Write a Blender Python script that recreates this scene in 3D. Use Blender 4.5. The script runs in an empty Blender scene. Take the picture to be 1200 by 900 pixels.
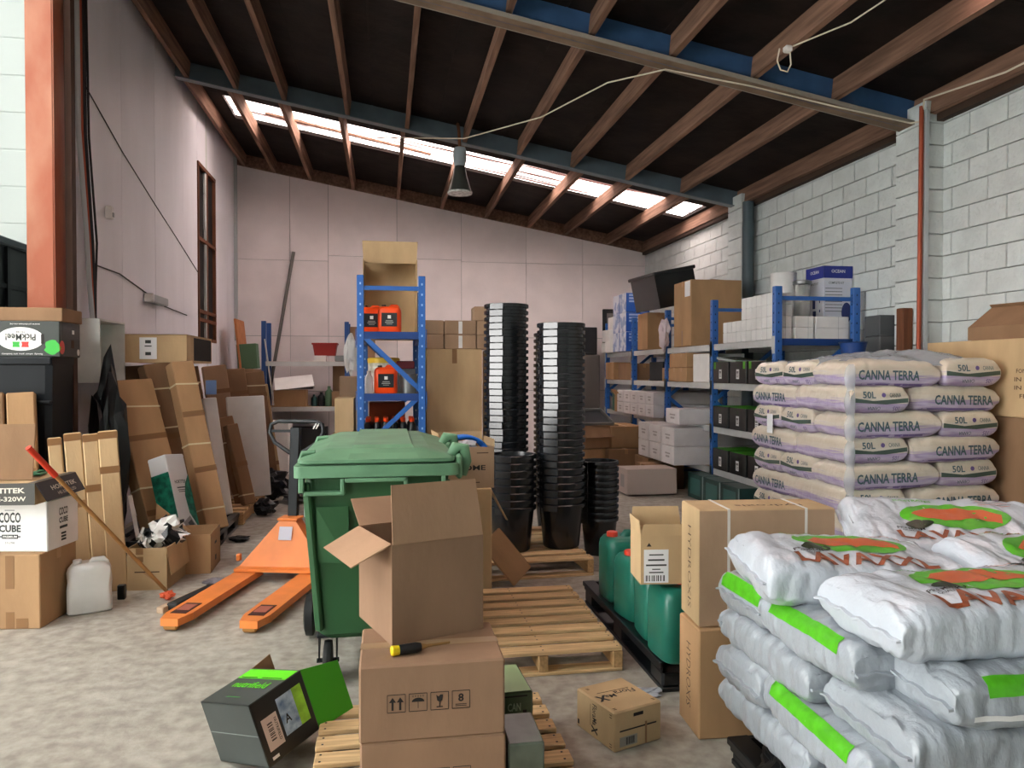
import bpy, bmesh, math, random
from math import sin, cos, pi, radians as rad, tan, sqrt
from mathutils import Vector as V, Matrix as MX, Euler, noise as mnoise
from mathutils.bvhtree import BVHTree
random.seed(7)
S = bpy.context.scene
COL = S.collection
# ------------------------------------------------------------------ camera, world, lights, exposure
cam = bpy.data.cameras.new('camera'); co = bpy.data.objects.new('camera', cam); COL.objects.link(co)
cam.sensor_width = 36; cam.lens = 36 * 870 / 1200; cam.clip_end = 200
co.location = (0, 0, 1.55); co.rotation_euler = (rad(90 - .92), 0, -math.atan(148 / 870)); S.camera = co
W = bpy.data.worlds.new('overcast_sky'); S.world = W; W.use_nodes = True
W.node_tree.nodes['Background'].inputs[0].default_value = (1, .985, .965, 1)
W.node_tree.nodes['Background'].inputs[1].default_value = 9.0
def area(name, loc, target, sx, sy, power, col=(1, 1, 1)):
    l = bpy.data.lights.new(name, 'AREA'); l.shape = 'RECTANGLE'; l.size = sx; l.size_y = sy; l.energy = power; l.color = col
    o = bpy.data.objects.new(name, l); COL.objects.link(o); o.location = loc
    o.rotation_euler = (V(target) - V(loc)).to_track_quat('-Z', 'Y').to_euler(); return o
area('annex_front_door_daylight', (-5.0, -3.3, 2.2), (.6, 5, .8), 3.5, 3.6, 12, (1, .97, .93))
area('annex_roof_fill', (-5.2, 3.2, 5.6), (-1.0, 4.4, .6), 3.6, 5.5, 40, (1, .985, .95))  # added area lamp out of view, gives the light from the left
area('annex_rear_fill', (-5.5, 9.0, 7.2), (-5.2, 11, 3), 4, 2, 5, (1, 1, 1))  # unseen area lamp under the annex roof, aimed at the annex wall
S.view_settings.view_transform = 'Standard'; S.view_settings.look = 'None'
S.view_settings.exposure = 0.85; S.view_settings.gamma = 1; S.view_settings.use_curve_mapping = False
S.cycles.use_denoising = True
S.cycles.max_bounces = 10; S.cycles.diffuse_bounces = 5; S.cycles.transparent_max_bounces = 12
S.cycles.sample_clamp_indirect = 6
# ------------------------------------------------------------------ materials
def lin(h):
    h = h.lstrip('#'); r = []
    for i in (0, 2, 4):
        c = int(h[i:i + 2], 16) / 255; r.append(c / 12.92 if c <= .04045 else ((c + .055) / 1.055) ** 2.4)
    return r
MC = {}
def mat(name, col, rough=.7, metal=0., nz=.0, nsc=8., bump=0., bsc=40., st=(1, 1, 1), col2=None, spec=.4, coat=0., vary=.0, lo=.35, hi=.65, alpha=None):
    if name in MC: return MC[name]
    m = bpy.data.materials.new(name); m.use_nodes = True; N = m.node_tree; n = N.nodes; b = n['Principled BSDF']; lk = N.links.new
    c = lin(col); b.inputs['Roughness'].default_value = rough; b.inputs['Metallic'].default_value = metal
    b.inputs['Specular IOR Level'].default_value = spec; b.inputs['Coat Weight'].default_value = coat; b.inputs['Coat Roughness'].default_value = .2
    b.inputs['Base Color'].default_value = (*c, 1)
    tc = n.new('ShaderNodeTexCoord'); mp = n.new('ShaderNodeMapping'); mp.inputs['Scale'].default_value = st
    oi = n.new('ShaderNodeObjectInfo'); vm = n.new('ShaderNodeVectorMath'); vm.operation = 'SCALE'; vm.inputs[0].default_value = (37, 91, 53)
    lk(oi.outputs['Random'], vm.inputs['Scale']); ad = n.new('ShaderNodeVectorMath'); lk(tc.outputs['Object'], ad.inputs[0]); lk(vm.outputs[0], ad.inputs[1])
    lk(ad.outputs[0], mp.inputs[0])
    out = None
    if nz or col2:
        t = n.new('ShaderNodeTexNoise'); t.inputs['Scale'].default_value = nsc; t.inputs['Detail'].default_value = 6; lk(mp.outputs[0], t.inputs[0])
        r = n.new('ShaderNodeValToRGB'); lk(t.outputs[0], r.inputs[0]); r.color_ramp.elements[0].position = lo; r.color_ramp.elements[1].position = hi
        c2 = lin(col2) if col2 else [min(1, x * (1 + nz)) for x in c]; c1 = c if col2 else [x * (1 - nz) for x in c]
        r.color_ramp.elements[0].color = (*c1, 1); r.color_ramp.elements[1].color = (*c2, 1); out = r.outputs[0]
    if vary:
        hs = n.new('ShaderNodeHueSaturation'); mr = n.new('ShaderNodeMapRange'); mr.inputs[3].default_value = 1 - vary; mr.inputs[4].default_value = 1 + vary
        lk(oi.outputs['Random'], mr.inputs[0]); lk(mr.outputs[0], hs.inputs['Value'])
        if out: lk(out, hs.inputs['Color'])
        else: hs.inputs['Color'].default_value = (*c, 1)
        out = hs.outputs[0]
    if out: lk(out, b.inputs['Base Color'])
    if bump:
        t2 = n.new('ShaderNodeTexNoise'); t2.inputs['Scale'].default_value = bsc; t2.inputs['Detail'].default_value = 4; lk(mp.outputs[0], t2.inputs[0])
        bp = n.new('ShaderNodeBump'); bp.inputs['Strength'].default_value = bump; bp.inputs['Distance'].default_value = .02; lk(t2.outputs[0], bp.inputs['Height']); lk(bp.outputs[0], b.inputs['Normal'])
    if alpha is not None: b.inputs['Alpha'].default_value = alpha
    MC[name] = m; return m
KR = dict(rough=.85, nz=.10, nsc=5, bump=.06, bsc=60, st=(1, 1, .35), vary=.1, spec=.2)
kraft = mat('kraft_cardboard', 'ad8a66', **KR)
kraft_l = mat('pale_kraft_cardboard', 'bda27c', **KR)
kraft_d = mat('brown_kraft_cardboard', '8f7156', **KR)
kraft_g = mat('grey_kraft_cardboard', 'a68a70', **KR)
tape = mat('packing_tape', 'a87f52', rough=.35, spec=.5)
tape_d = mat('brown_packing_tape', '84603c', rough=.35, spec=.5)
whitec = mat('white_card', 'e3e3e1', rough=.6, nz=.04, nsc=6, vary=.04)
paper = mat('paper_label', 'e6e8ea', rough=.6)
ink = mat('black_ink', '1c1714', rough=.6)
inkb = mat('brown_ink', '4a3523', rough=.7)
ink_grey = mat('charcoal_ink', '3a3f3e', rough=.6)
white_ink = mat('white_ink', 'e8e8e4', rough=.5)
blackc = mat('black_printed_card', '17181a', rough=.4, spec=.5, vary=.05)
greenc = mat('lime_printed_card', '5fd41c', rough=.4)
greend = mat('green_printed_card', '3f9a1e', rough=.5)
teal = mat('teal_print', '1d6b56', rough=.4, nz=.5, nsc=20)
pine = mat('pine_timber', 'cdae82', rough=.8, nz=.18, nsc=7, st=(.6, 9, 9), bump=.1, bsc=12, vary=.12, spec=.2)
pineY = mat('pine_timber_stringer', 'b08e64', rough=.8, nz=.18, nsc=7, st=(9, .6, 9), bump=.1, bsc=12, vary=.12, spec=.2)
purlin_m = mat('rafter_timber', '7f6353', rough=.85, nz=.3, nsc=4, st=(6, .35, 6), bump=.15, bsc=10, vary=.18, spec=.15)
paperblk = mat('bitumen_building_paper', '221b18', rough=.75, nz=.45, nsc=3, bump=.3, bsc=9, spec=.2)
steel_bg = mat('blue_grey_steel', '57656e', rough=.5, nz=.12, nsc=4)
steel_bl = mat('blue_painted_steel', '3a5c86', rough=.5, nz=.12, nsc=5)
steel_or = mat('red_oxide_steel', 'a05538', rough=.55, nz=.2, nsc=2.5, bump=.05, col2='b98468', st=(1, 1, .5), lo=.42, hi=.75)
rackblue = mat('rack_blue_enamel', '2b62ad', rough=.4, spec=.5, nz=.06, nsc=10)
rackgrey = mat('rack_grey_enamel', 'c2c5c4', rough=.4, nz=.05, nsc=8)
board = mat('particle_board', 'b39a78', rough=.8, nz=.1, nsc=40)
blackpl = mat('black_plastic', '131619', rough=.32, spec=.5, nz=.2, nsc=6)
pottab = mat('black_pot_gloss', '1d2226', rough=.22, spec=.75); potpl = mat('black_pot_plastic', '161a1e', rough=.27, spec=.55, vary=.1)
greenpl = mat('bin_green_plastic', '2c5634', rough=.45, nz=.08, nsc=4, bump=.02, bsc=90)  # shade below the lid is put into this darker tub green
greenlid = mat('bin_lid_plastic', '628c6c', rough=.5, nz=.14, nsc=5)
jerrygr = mat('jerrycan_green_plastic', '1a6656', rough=.33, nz=.1, nsc=6, spec=.5)
redcap = mat('red_plastic', 'd0391f', rough=.35)
orangepl = mat('orange_plastic', 'ea4a12', rough=.38)
jackor = mat('orange_enamel', 'dc7d36', rough=.45, nz=.10, nsc=5, spec=.5)
darkst = mat('dark_steel', '1d2124', rough=.4, metal=.3)
greyst = mat('grey_steel', '8a8d8e', rough=.4, metal=.6)
rubber = mat('black_rubber', '191a1b', rough=.6)
copper = mat('copper_pipe_metal', '9c4a32', rough=.45, metal=.4)
condg = mat('pvc_grey', 'a9b0b2', rough=.5)
rope_m = mat('cream_rope', 'cfc6b2', rough=.9)
strapw = mat('white_strap', 'd9cda8', rough=.45)
bagw = mat('grey_white_bag_film', '9da4ab', rough=.33, spec=.5, nz=.06, nsc=4, coat=.3, bump=.8, bsc=11, st=(1.6, 1, .7))
bagtop = mat('white_bag_film', 'bfc6cf', rough=.33, spec=.5, nz=.04, nsc=4, coat=.3, bump=.8, bsc=10, st=(1.4, 1, .7))
baggr = mat('bag_green_print', '52ad20', rough=.35, nz=.12, nsc=30)
bagdk = mat('bag_dark_green_print', '1b2a17', rough=.4)
bagor = mat('bag_orange_print', 'c95c2a', rough=.35)
bagbr = mat('bag_rust_print', '8f4a2a', rough=.4, nz=.3, nsc=40)
jugw = mat('white_hdpe', 'dcdcda', rough=.45, nz=.03, spec=.4)
filmc = mat('clear_stretch_film', 'c4ccd2', rough=.22, alpha=.42, spec=.6, bump=.6, bsc=14)
hoseb = mat('blue_hose_pvc', '1f6fd0', rough=.35)
timb = mat('dark_timber', '6b4028', rough=.8, nz=.2, nsc=5, st=(6, 6, .4))
glassd = mat('dark_glass', '0c1114', rough=.15, spec=.5)
pinkw = mat('back_wall_paint', 'e2dada', rough=.75, nz=.05, nsc=2, bump=.08, bsc=30, vary=.03)
leftw = mat('left_wall_paint', 'e6e6ec', rough=.6, nz=.06, nsc=1.5, bump=.05, bsc=20, vary=.02, st=(1, 1, .3))
blockw = mat('painted_block', 'c9d0cf', rough=.8, nz=.06, nsc=6, bump=.35, bsc=35, vary=.04)
jointd = mat('block_joint', '7d8484', rough=.9)
annexw = mat('annex_white_lining', 'd2d8d5', rough=.6)
def bagmat():
    m = mat('lilac_bag_film', 'cfc7da', rough=.28, spec=.5, coat=.6, bump=.7, bsc=14)
    N = m.node_tree; n = N.nodes; lk = N.links.new; b = n['Principled BSDF']
    tc = n.new('ShaderNodeTexCoord'); sp = n.new('ShaderNodeSeparateXYZ'); lk(tc.outputs['Object'], sp.inputs[0])
    ns = n.new('ShaderNodeTexNoise'); ns.inputs['Scale'].default_value = 5; mp = n.new('ShaderNodeMapping'); mp.inputs['Scale'].default_value = (1, 1, 12); lk(tc.outputs['Object'], mp.inputs[0]); lk(mp.outputs[0], ns.inputs[0])
    ma = n.new('ShaderNodeMath'); ma.operation = 'MULTIPLY_ADD'; lk(ns.outputs[0], ma.inputs[0]); ma.inputs[1].default_value = .09; lk(sp.outputs[2], ma.inputs[2])
    r = n.new('ShaderNodeValToRGB'); mr = n.new('ShaderNodeMapRange'); mr.inputs[1].default_value = .0; mr.inputs[2].default_value = .25; lk(ma.outputs[0], mr.inputs[0]); lk(mr.outputs[0], r.inputs[0])
    e = r.color_ramp.elements; e[0].position = .0; e[0].color = (*lin('a18dba'), 1); e[1].position = 1; e[1].color = (*lin('d4cebb'), 1)
    for p, c in ((.32, 'a592be'), (.42, 'c9bfd6'), (.54, 'ab99c4'), (.64, 'd8d0c2'), (.8, 'd2c6b4')):
        x = e.new(p); x.color = (*lin(c), 1)
    lk(r.outputs[0], b.inputs['Base Color']); return m
lilac = bagmat(); bagteal = mat('bag_teal_ink', '4a636c', rough=.35); bagsw = mat('bag_swoosh_green', '44584f', rough=.35, coat=.3); bagpur = mat('bag_purple_ink', '6d5a94', rough=.35)
def floormat():
    m = bpy.data.materials.new('concrete_floor'); m.use_nodes = True; N = m.node_tree; n = N.nodes; lk = N.links.new; b = n['Principled BSDF']
    tc = n.new('ShaderNodeTexCoord')
    def noise(sc, det, st=(1, 1, 1), d=0):
        mp = n.new('ShaderNodeMapping'); mp.inputs['Scale'].default_value = st; lk(tc.outputs['Object'], mp.inputs[0])
        t = n.new('ShaderNodeTexNoise'); t.inputs['Scale'].default_value = sc; t.inputs['Detail'].default_value = det; t.inputs['Distortion'].default_value = d; lk(mp.outputs[0], t.inputs[0]); return t.outputs[0]
    def ramp(i, els):
        r = n.new('ShaderNodeValToRGB'); lk(i, r.inputs[0]); e = r.color_ramp.elements
        e[0].position, e[0].color = els[0][0], (*lin(els[0][1]), 1); e[1].position, e[1].color = els[-1][0], (*lin(els[-1][1]), 1)
        for p, c in els[1:-1]: x = e.new(p); x.color = (*lin(c), 1)
        return r.outputs[0]
    def mixc(a, bb, f, mode='MIX'):
        x = n.new('ShaderNodeMix'); x.data_type = 'RGBA'; x.blend_type = mode
        if isinstance(f, float): x.inputs[0].default_value = f
        else: lk(f, x.inputs[0])
        lk(a, x.inputs[6]); lk(bb, x.inputs[7]); return x.outputs[2]
    base = ramp(noise(.9, 8, d=.6), [(.3, '857f72'), (.5, '98938a'), (.7, 'a6a297')])
    sp = ramp(noise(14, 8), [(.35, '8a8377'), (.5, 'a7a296'), (.68, 'c2beb2')])
    c = mixc(base, sp, .5)
    scr = ramp(noise(2.2, 7, (1.4, 2.4, 1), .8), [(.54, '000000'), (.78, 'bbbbbb')])
    wh = n.new('ShaderNodeRGB'); wh.outputs[0].default_value = (*lin('c9c6bc'), 1)
    c = mixc(c, wh.outputs[0], scr)
    st = ramp(noise(1.6, 4, d=.5), [(.57, '000000'), (.72, '8c8c8c')])
    dk = n.new('ShaderNodeRGB'); dk.outputs[0].default_value = (*lin('6e675d'), 1)
    c = mixc(c, dk.outputs[0], st)
    lk(c, b.inputs['Base Color']); b.inputs['Roughness'].default_value = .62; b.inputs['Specular IOR Level'].default_value = .3
    bp = n.new('ShaderNodeBump'); bp.inputs['Strength'].default_value = .25; bp.inputs['Distance'].default_value = .01; lk(noise(30, 8), bp.inputs['Height']); lk(bp.outputs[0], b.inputs['Normal'])
    return m
def skymat():
    m = bpy.data.materials.new('pink_translucent_sheet'); m.use_nodes = True; N = m.node_tree; n = N.nodes; n.remove(n['Principled BSDF']); out = n['Material Output']
    t = n.new('ShaderNodeBsdfTranslucent'); t.inputs[0].default_value = (.93, .72, .68, 1); tr = n.new('ShaderNodeBsdfTransparent'); tr.inputs[0].default_value = (1, .82, .78, 1)
    tc = n.new('ShaderNodeTexCoord'); mp = n.new('ShaderNodeMapping'); mp.inputs['Scale'].default_value = (.3, 26, 1); N.links.new(tc.outputs['Object'], mp.inputs[0]); ns = n.new('ShaderNodeTexNoise'); ns.inputs['Scale'].default_value = 1; ns.inputs['Detail'].default_value = 4; N.links.new(mp.outputs[0], ns.inputs[0])
    r = n.new('ShaderNodeValToRGB'); N.links.new(ns.outputs[0], r.inputs[0]); r.color_ramp.elements[0].position = .40; r.color_ramp.elements[0].color = (.035, .018, .016, 1); r.color_ramp.elements[1].position = .50; r.color_ramp.elements[1].color = (.97, .80, .76, 1); N.links.new(r.outputs[0], t.inputs[0]); N.links.new(r.outputs[0], tr.inputs[0])
    mx = n.new('ShaderNodeMixShader'); mx.inputs[0].default_value = .6; N.links.new(t.outputs[0], mx.inputs[1]); N.links.new(tr.outputs[0], mx.inputs[2]); N.links.new(mx.outputs[0], out.inputs[0]); return m
# ------------------------------------------------------------------ mesh builder
class B:
    def __init__(s): s.bm = bmesh.new(); s.mi = 0
    def _f(s, vs):
        try: f = s.bm.faces.new(vs); f.material_index = s.mi; return f
        except ValueError: return None
    def box(s, c, d, rot=None, bev=0., mx=None):
        m = MX.Translation(c) @ (Euler(rot).to_matrix().to_4x4() if rot else MX.Identity(4))
        if mx: m = mx @ m
        vs = [s.bm.verts.new(m @ V((x * d[0] / 2, y * d[1] / 2, z * d[2] / 2))) for x in (-1, 1) for y in (-1, 1) for z in (-1, 1)]
        fs = [s._f([vs[i] for i in q]) for q in ((0, 1, 3, 2), (4, 6, 7, 5), (0, 4, 5, 1), (2, 3, 7, 6), (0, 2, 6, 4), (1, 5, 7, 3))]
        if bev:
            es = {e for f in fs for e in f.edges}
            r = bmesh.ops.bevel(s.bm, geom=list(es), offset=bev, segments=1, affect='EDGES', profile=.5)
            for f in r['faces']: f.material_index = s.mi
        return s
    def bar(s, a, b, w, h, up=(0, 0, 1), bev=0):
        a, b = V(a), V(b); z = (b - a); L = z.length; z.normalize(); x = V(up).cross(z)
        if x.length < 1e-4: x = V((1, 0, 0))
        x.normalize(); y = z.cross(x); m = MX((x, y, z)).transposed().to_4x4(); m.translation = (a + b) / 2
        return s.box((0, 0, 0), (w, h, L), None, bev, m)
    def tube(s, pts, r, seg=8, closed=False, cap=True):
        pts = [V(p) for p in pts]; n = len(pts); rings = []; up = None
        for i, p in enumerate(pts):
            a = pts[(i - 1) % n] if (closed or i > 0) else p; b = pts[(i + 1) % n] if (closed or i < n - 1) else p
            t = (b - a).normalized()
            if up is None: up = t.orthogonal().normalized()
            x = (up - t * up.dot(t)).normalized(); up = x; y = t.cross(x); rr = r[i] if isinstance(r, (list, tuple)) else r
            rings.append([s.bm.verts.new(p + x * rr * cos(2 * pi * k / seg) + y * rr * sin(2 * pi * k / seg)) for k in range(seg)])
        for i in range(n if closed else n - 1):
            A, Bb = rings[i], rings[(i + 1) % n]
            for k in range(seg): s._f([A[k], A[(k + 1) % seg], Bb[(k + 1) % seg], Bb[k]])
        if cap and not closed: s._f(rings[0][::-1]); s._f(rings[-1])
        return s
    def lathe(s, prof, seg=24, a0=0, a1=2 * pi, mx=None):
        full = abs(a1 - a0 - 2 * pi) < 1e-6; k = seg if full else seg + 1; rings = []
        for r, z in prof:
            ring = []
            for i in range(k):
                a = a0 + (a1 - a0) * i / seg; p = V((r * cos(a), r * sin(a), z)); ring.append(s.bm.verts.new(mx @ p if mx else p))
            rings.append(ring)
        for A, Bb in zip(rings, rings[1:]):
            for i in range(seg): s._f([A[i], A[(i + 1) % k], Bb[(i + 1) % k], Bb[i]])
        return s
    def loft(s, rings, caps=True):
        R = [[s.bm.verts.new(p) for p in r] for r in rings]; k = len(R[0])
        for A, Bb in zip(R, R[1:]):
            for i in range(k): s._f([A[i], A[(i + 1) % k], Bb[(i + 1) % k], Bb[i]])
        if caps: s._f(R[0][::-1]); s._f(R[-1])
        return s
    def prism(s, poly, n):
        n = V(n); return s.loft([[V(p) for p in poly], [V(p) + n for p in poly]])
    def poly(s, pts): s._f([s.bm.verts.new(p) for p in pts]); return s
    def mesh(s, name, mats, smooth=None):
        bmesh.ops.recalc_face_normals(s.bm, faces=s.bm.faces[:])
        me = bpy.data.meshes.new(name); s.bm.to_mesh(me); s.bm.free()
        for m in (mats if isinstance(mats, (list, tuple)) else [mats]): me.materials.append(m)
        if smooth is not None:
            me.polygons.foreach_set('use_smooth', [True] * len(me.polygons)); me.set_sharp_from_angle(angle=rad(smooth))
        return me
    def build(s, name, m, parent=None, label=None, smooth=None, loc=None): return put(name, s.mesh(name, m, smooth), parent, label, loc)
def put(name, me, parent=None, label=None, loc=None, rot=None):
    o = bpy.data.objects.new(name, me); COL.objects.link(o)
    if parent: o.parent = parent
    if label: o['label'] = label
    if loc: o.location = loc
    if rot: o.rotation_euler = rot
    return o
def thing(name, label, cat, loc=(0, 0, 0), rz=0, group=None, mx=None, rot=None):
    o = bpy.data.objects.new(name, None); COL.objects.link(o); o.empty_display_size = .1
    if mx: o.matrix_world = mx
    else: o.location = loc; o.rotation_euler = rot if rot else (0, 0, rad(rz))
    o['label'] = label; o['category'] = cat
    if group: o['group'] = group
    return o
def tag(o, label, cat, group=None):
    o['label'] = label; o['category'] = cat
    if group: o['group'] = group
    return o
def struct(o): o['kind'] = 'structure'; return o
def dup(root, loc, rz, label, group=None):
    r = root.copy(); COL.objects.link(r); r.location = loc; r.rotation_euler = (0, 0, rad(rz)); r['label'] = label
    if group: r['group'] = group
    for ch in list(root.children):
        c = ch.copy(); COL.objects.link(c); c.parent = r
        for g in ch.children: d = g.copy(); COL.objects.link(d); d.parent = c
    return r
# ------------------------------------------------------------------ print on faces
def textmesh(t, bold=.0):
    k = (t, bold)
    if k not in textmesh.c:
        cu = bpy.data.curves.new('t', 'FONT'); cu.body = t; cu.align_x = 'CENTER'; cu.align_y = 'CENTER'; cu.resolution_u = 2; cu.offset = bold
        o = bpy.data.objects.new('t', cu); COL.objects.link(o); me = bpy.data.meshes.new_from_object(o); COL.objects.unlink(o)
        vs = [v.co.copy() for v in me.vertices]; fs = [tuple(p.vertices) for p in me.polygons]; bpy.data.meshes.remove(me); bpy.data.objects.remove(o)
        x0 = min(v.x for v in vs); x1 = max(v.x for v in vs); y0 = min(v.y for v in vs); y1 = max(v.y for v in vs)
        textmesh.c[k] = ([V(((v.x - (x0 + x1) / 2) / (x1 - x0), (v.y - (y0 + y1) / 2) / (y1 - y0), 0)) for v in vs], fs)
    return textmesh.c[k]
textmesh.c = {}
def fmx(dims, face, u=0, v=0, off=.0012, ang=0):
    w, d, h = dims
    q = {'front': ((0, -d / 2, h / 2), (1, 0, 0), (0, 0, 1)), 'back': ((0, d / 2, h / 2), (-1, 0, 0), (0, 0, 1)), 'left': ((-w / 2, 0, h / 2), (0, -1, 0), (0, 0, 1)),
         'right': ((w / 2, 0, h / 2), (0, 1, 0), (0, 0, 1)), 'top': ((0, 0, h), (1, 0, 0), (0, 1, 0))}[face]
    U, Vv = V(q[1]), V(q[2]); n = U.cross(Vv); m = MX((U, Vv, n)).transposed().to_4x4(); m.translation = V(q[0]) + U * u + Vv * v + n * off
    return m @ MX.Rotation(rad(ang), 4, 'Z')
def text(parent, m, t, w, h, material=None, bold=.01, name='lettering'):
    vs, fs = textmesh(t, bold); me = bpy.data.meshes.new(name)
    me.from_pydata([m @ V((v.x * w, v.y * h, 0)) for v in vs], [], fs); me.materials.append(material or ink); return put(name, me, parent)
def patch(parent, m, w, h, material, name='sticker', th=.0008):
    return B().box((0, 0, 0), (w, h, th), mx=m).build(name, material, parent)
def lines(parent, m, w, rows, material=None, name='lettering'):
    b = B()
    for (y, ww, hh) in rows: b.box((0, y, 0), (ww, hh, .0006), mx=m)
    return b.build(name, material or ink, parent)
def barcode(parent, m, w, h, name='barcode'):
    b = B(); x = -w / 2; r = random.Random(3)
    while x < w / 2: t = r.choice((.003, .005, .008)) * w / .1; b.box((x, 0, 0), (t * .6, h, .0006), mx=m); x += t * 1.5
    return b.build(name, ink, parent)
# ------------------------------------------------------------------ cartons
def carton(label, size, loc, rz=0, m=None, tp=True, name='cardboard_box', cat='box', group=None, tpm=None, mx=None):
    w, d, h = size; t = thing(name, label, cat, loc, rz, group, mx); m = m or kraft
    k = ('c', w, d, h, m.name)
    if k not in carton.c: carton.c[k] = B().box((0, 0, h / 2), (w, d, h), bev=min(.006, h * .05)).mesh('box_body', m)
    put('box_body', carton.c[k], t)
    if tp:
        b = B(); a, q = ((w, d) if w >= d else (d, w)); tw = min(.05, q * .2); dr = min(.07, h * .3)
        if w >= d: b.box((0, 0, h + .0004), (w + .001, tw, .0012)); [b.box((sx * (w / 2 + .0003), 0, h - dr / 2), (.0012, tw, dr)) for sx in (-1, 1)]
        else: b.box((0, 0, h + .0004), (tw, d + .001, .0012)); [b.box((0, sx * (d / 2 + .0003), h - dr / 2), (tw, .0012, dr)) for sx in (-1, 1)]
        b.build('tape', tpm or tape, t)
    return t
carton.c = {}
def open_carton(label, size, loc, rz=0, m=None, flaps={}, name='open_carton', cat='box', group=None, mi=None):
    w, d, h = size; t = thing(name, label, cat, loc, rz, group); m = m or kraft; th = .006; b = B()
    b.box((0, 0, th / 2), (w, d, th))
    for sy in (-1, 1): b.box((0, sy * (d / 2 - th / 2), h / 2 + th / 2), (w, th, h - th))
    for sx in (-1, 1): b.box((sx * (w / 2 - th / 2), 0, h / 2 + th / 2), (th, d - 2 * th, h - th))
    b.build('box_body', m, t)
    for side, (ang, ln) in flaps.items():
        a = rad(ang); b = B(); L = w if side in ('front', 'back') else d; sk = .012
        hp = {'front': (0, -d / 2, h), 'back': (0, d / 2, h), 'left': (-w / 2, 0, h), 'right': (w / 2, 0, h)}[side]
        ou = V({'front': (0, -1, 0), 'back': (0, 1, 0), 'left': (-1, 0, 0), 'right': (1, 0, 0)}[side]); al = V((1, 0, 0)) if side in ('front', 'back') else V((0, 1, 0))
        dr = ou * sin(a) + V((0, 0, 1)) * cos(a); nn = al.cross(dr) * th * .7; p = V(hp)
        b.prism([p - al * (L / 2 - .002), p + al * (L / 2 - .002), p + al * (L / 2 - sk) + dr * ln, p - al * (L / 2 - sk) + dr * ln], nn)
        b.build('flap', mi or m, t)
    return t
def frame_mx(foot, top, wd):
    f, tt = V(foot), V(top); z = (tt - f).normalized(); x = V(wd); x = (x - z * x.dot(z)).normalized(); y = z.cross(x); m = MX((x, y, z)).transposed().to_4x4(); m.translation = f
    return m, (tt - f).length
def leaner(label, foot, top, w, t, m=None, wd=(.35, 1, 0), straps=(), tapes=(), name='flat_carton', cat='carton', ends=True):
    mx, L = frame_mx(foot, top, wd); o = thing(name, label, cat, mx=mx)
    B().box((0, 0, L / 2), (w, t, L), bev=.008).build('box_body', m or kraft, o)
    for s in straps:
        b = B(); z = L * s; k = .003
        for sy in (-1, 1): b.box((0, sy * (t / 2 + k / 2), z), (w + 2 * k, k, .014), rot=(0, rad(4), 0))
        for sx in (-1, 1): b.box((sx * (w / 2 + k / 2), 0, z + (-sx) * sin(rad(4)) * w / 2), (k, t, .014))
        b.build('strap', strapw, o)
    for s in tapes:
        b = B(); z = L * s; k = .0015
        b.box((0, -(t / 2), z), (w + k, k, .05)); b.box((w / 2, 0, z), (k, t + k, .05)); b.box((0, t / 2, z), (w + k, k, .05)); b.build('tape', tape_d, o)
    return o
# ------------------------------------------------------------------ the building
RZ0, RSL = 5.42, .179
def rz_(x): return RZ0 - RSL * (x + 2.6)
YB = 13.85; XL, XR = -2.6, 5.0
fl = struct(B().box((0, 5, -.1), (24, 24, .2)).build('floor', floormat()))
# back wall with boards
wb = struct(B().prism([(XL - .1, YB + .03, 0), (XR + .3, YB + .03, 0), (XR + .3, YB + .03, rz_(XR)), (XL - .1, YB + .03, rz_(XL))], (0, .1, 0)).build('wall_back', jointd))
xs = [XL, -1.69, -1.02 + .3, .35, 1.45, 2.6, 3.73, 5.0]
xs = [XL, -1.70, -.6, .5, 1.4, 2.63, 3.73, 5.0]; zs = [0, 1.2, 2.2, 3.61, 9]
xs = [XL, -1.69, -1.02, .21, 1.40, 2.63, 3.73, 5.0]
for i in range(7):
    x0, x1 = xs[i] + .004, xs[i + 1] - .004
    sh = (-.05, -.05, .05, .03, 0, 0, 0)[i]
    for j in range(4):
        z0 = zs[j] + .004; z1 = zs[j + 1] - .004 + (sh if j == 2 else 0)
        if j == 3: z0 += sh; za, zb = rz_(x0), rz_(x1)
        else: za = zb = z1
        y = YB - random.random() * .004
        B().prism([(x0, y, z0), (x1, y, z0), (x1, y, zb), (x0, y, za)], (0, .028, 0)).build('wall_panel', pinkw, wb)
# left wall, with the timber framed opening
wl = struct(B().box((XL - .09, 10.2, 3), (.1, 7.4, 6)).build('wall_left', jointd))
ys = [6.55, 6.95, 8.02, 9.11, 10.32, 11.05, 12.17, 13.0, YB]
for i in range(8):
    y0, y1 = ys[i] + .003, ys[i + 1] - .003; x = XL - random.random() * .003
    if i == 5:
        B().box((x - .02, (y0 + y1) / 2, (4.52 + 5.5) / 2), (.04, y1 - y0, .98)).build('wall_panel', leftw, wl); B().box((x - .02, (y0 + y1) / 2, 1.0), (.04, y1 - y0, 2.0)).build('wall_panel', leftw, wl)
    else: B().box((x - .02, (y0 + y1) / 2, 2.75), (.04, y1 - y0, 5.5)).build('wall_panel', leftw, wl)
wd1 = struct(B().box((XL - .035, 11.61, 3.26), (.004, 1.1, 2.5)).build('window_1', mat('painted_dark_opening', '14100e', rough=.9)))  # flat dark sheet, shade of the opening put into its colour
for yy in (11.1, 11.62, 12.13): B().box((XL - .015, yy, 3.26), (.05, .05, 2.5)).build('window_frame', timb, wd1)
for zz in (2.02, 2.3, 2.42, 3.45, 4.5): B().box((XL - .012, 11.61, zz), (.05, 1.08, .05)).build('window_frame', timb, wd1)
struct(B().box((XL + .03, 13.6, 3.7), (.05, .05, 3.2)).build('trim_1', condg))
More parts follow.
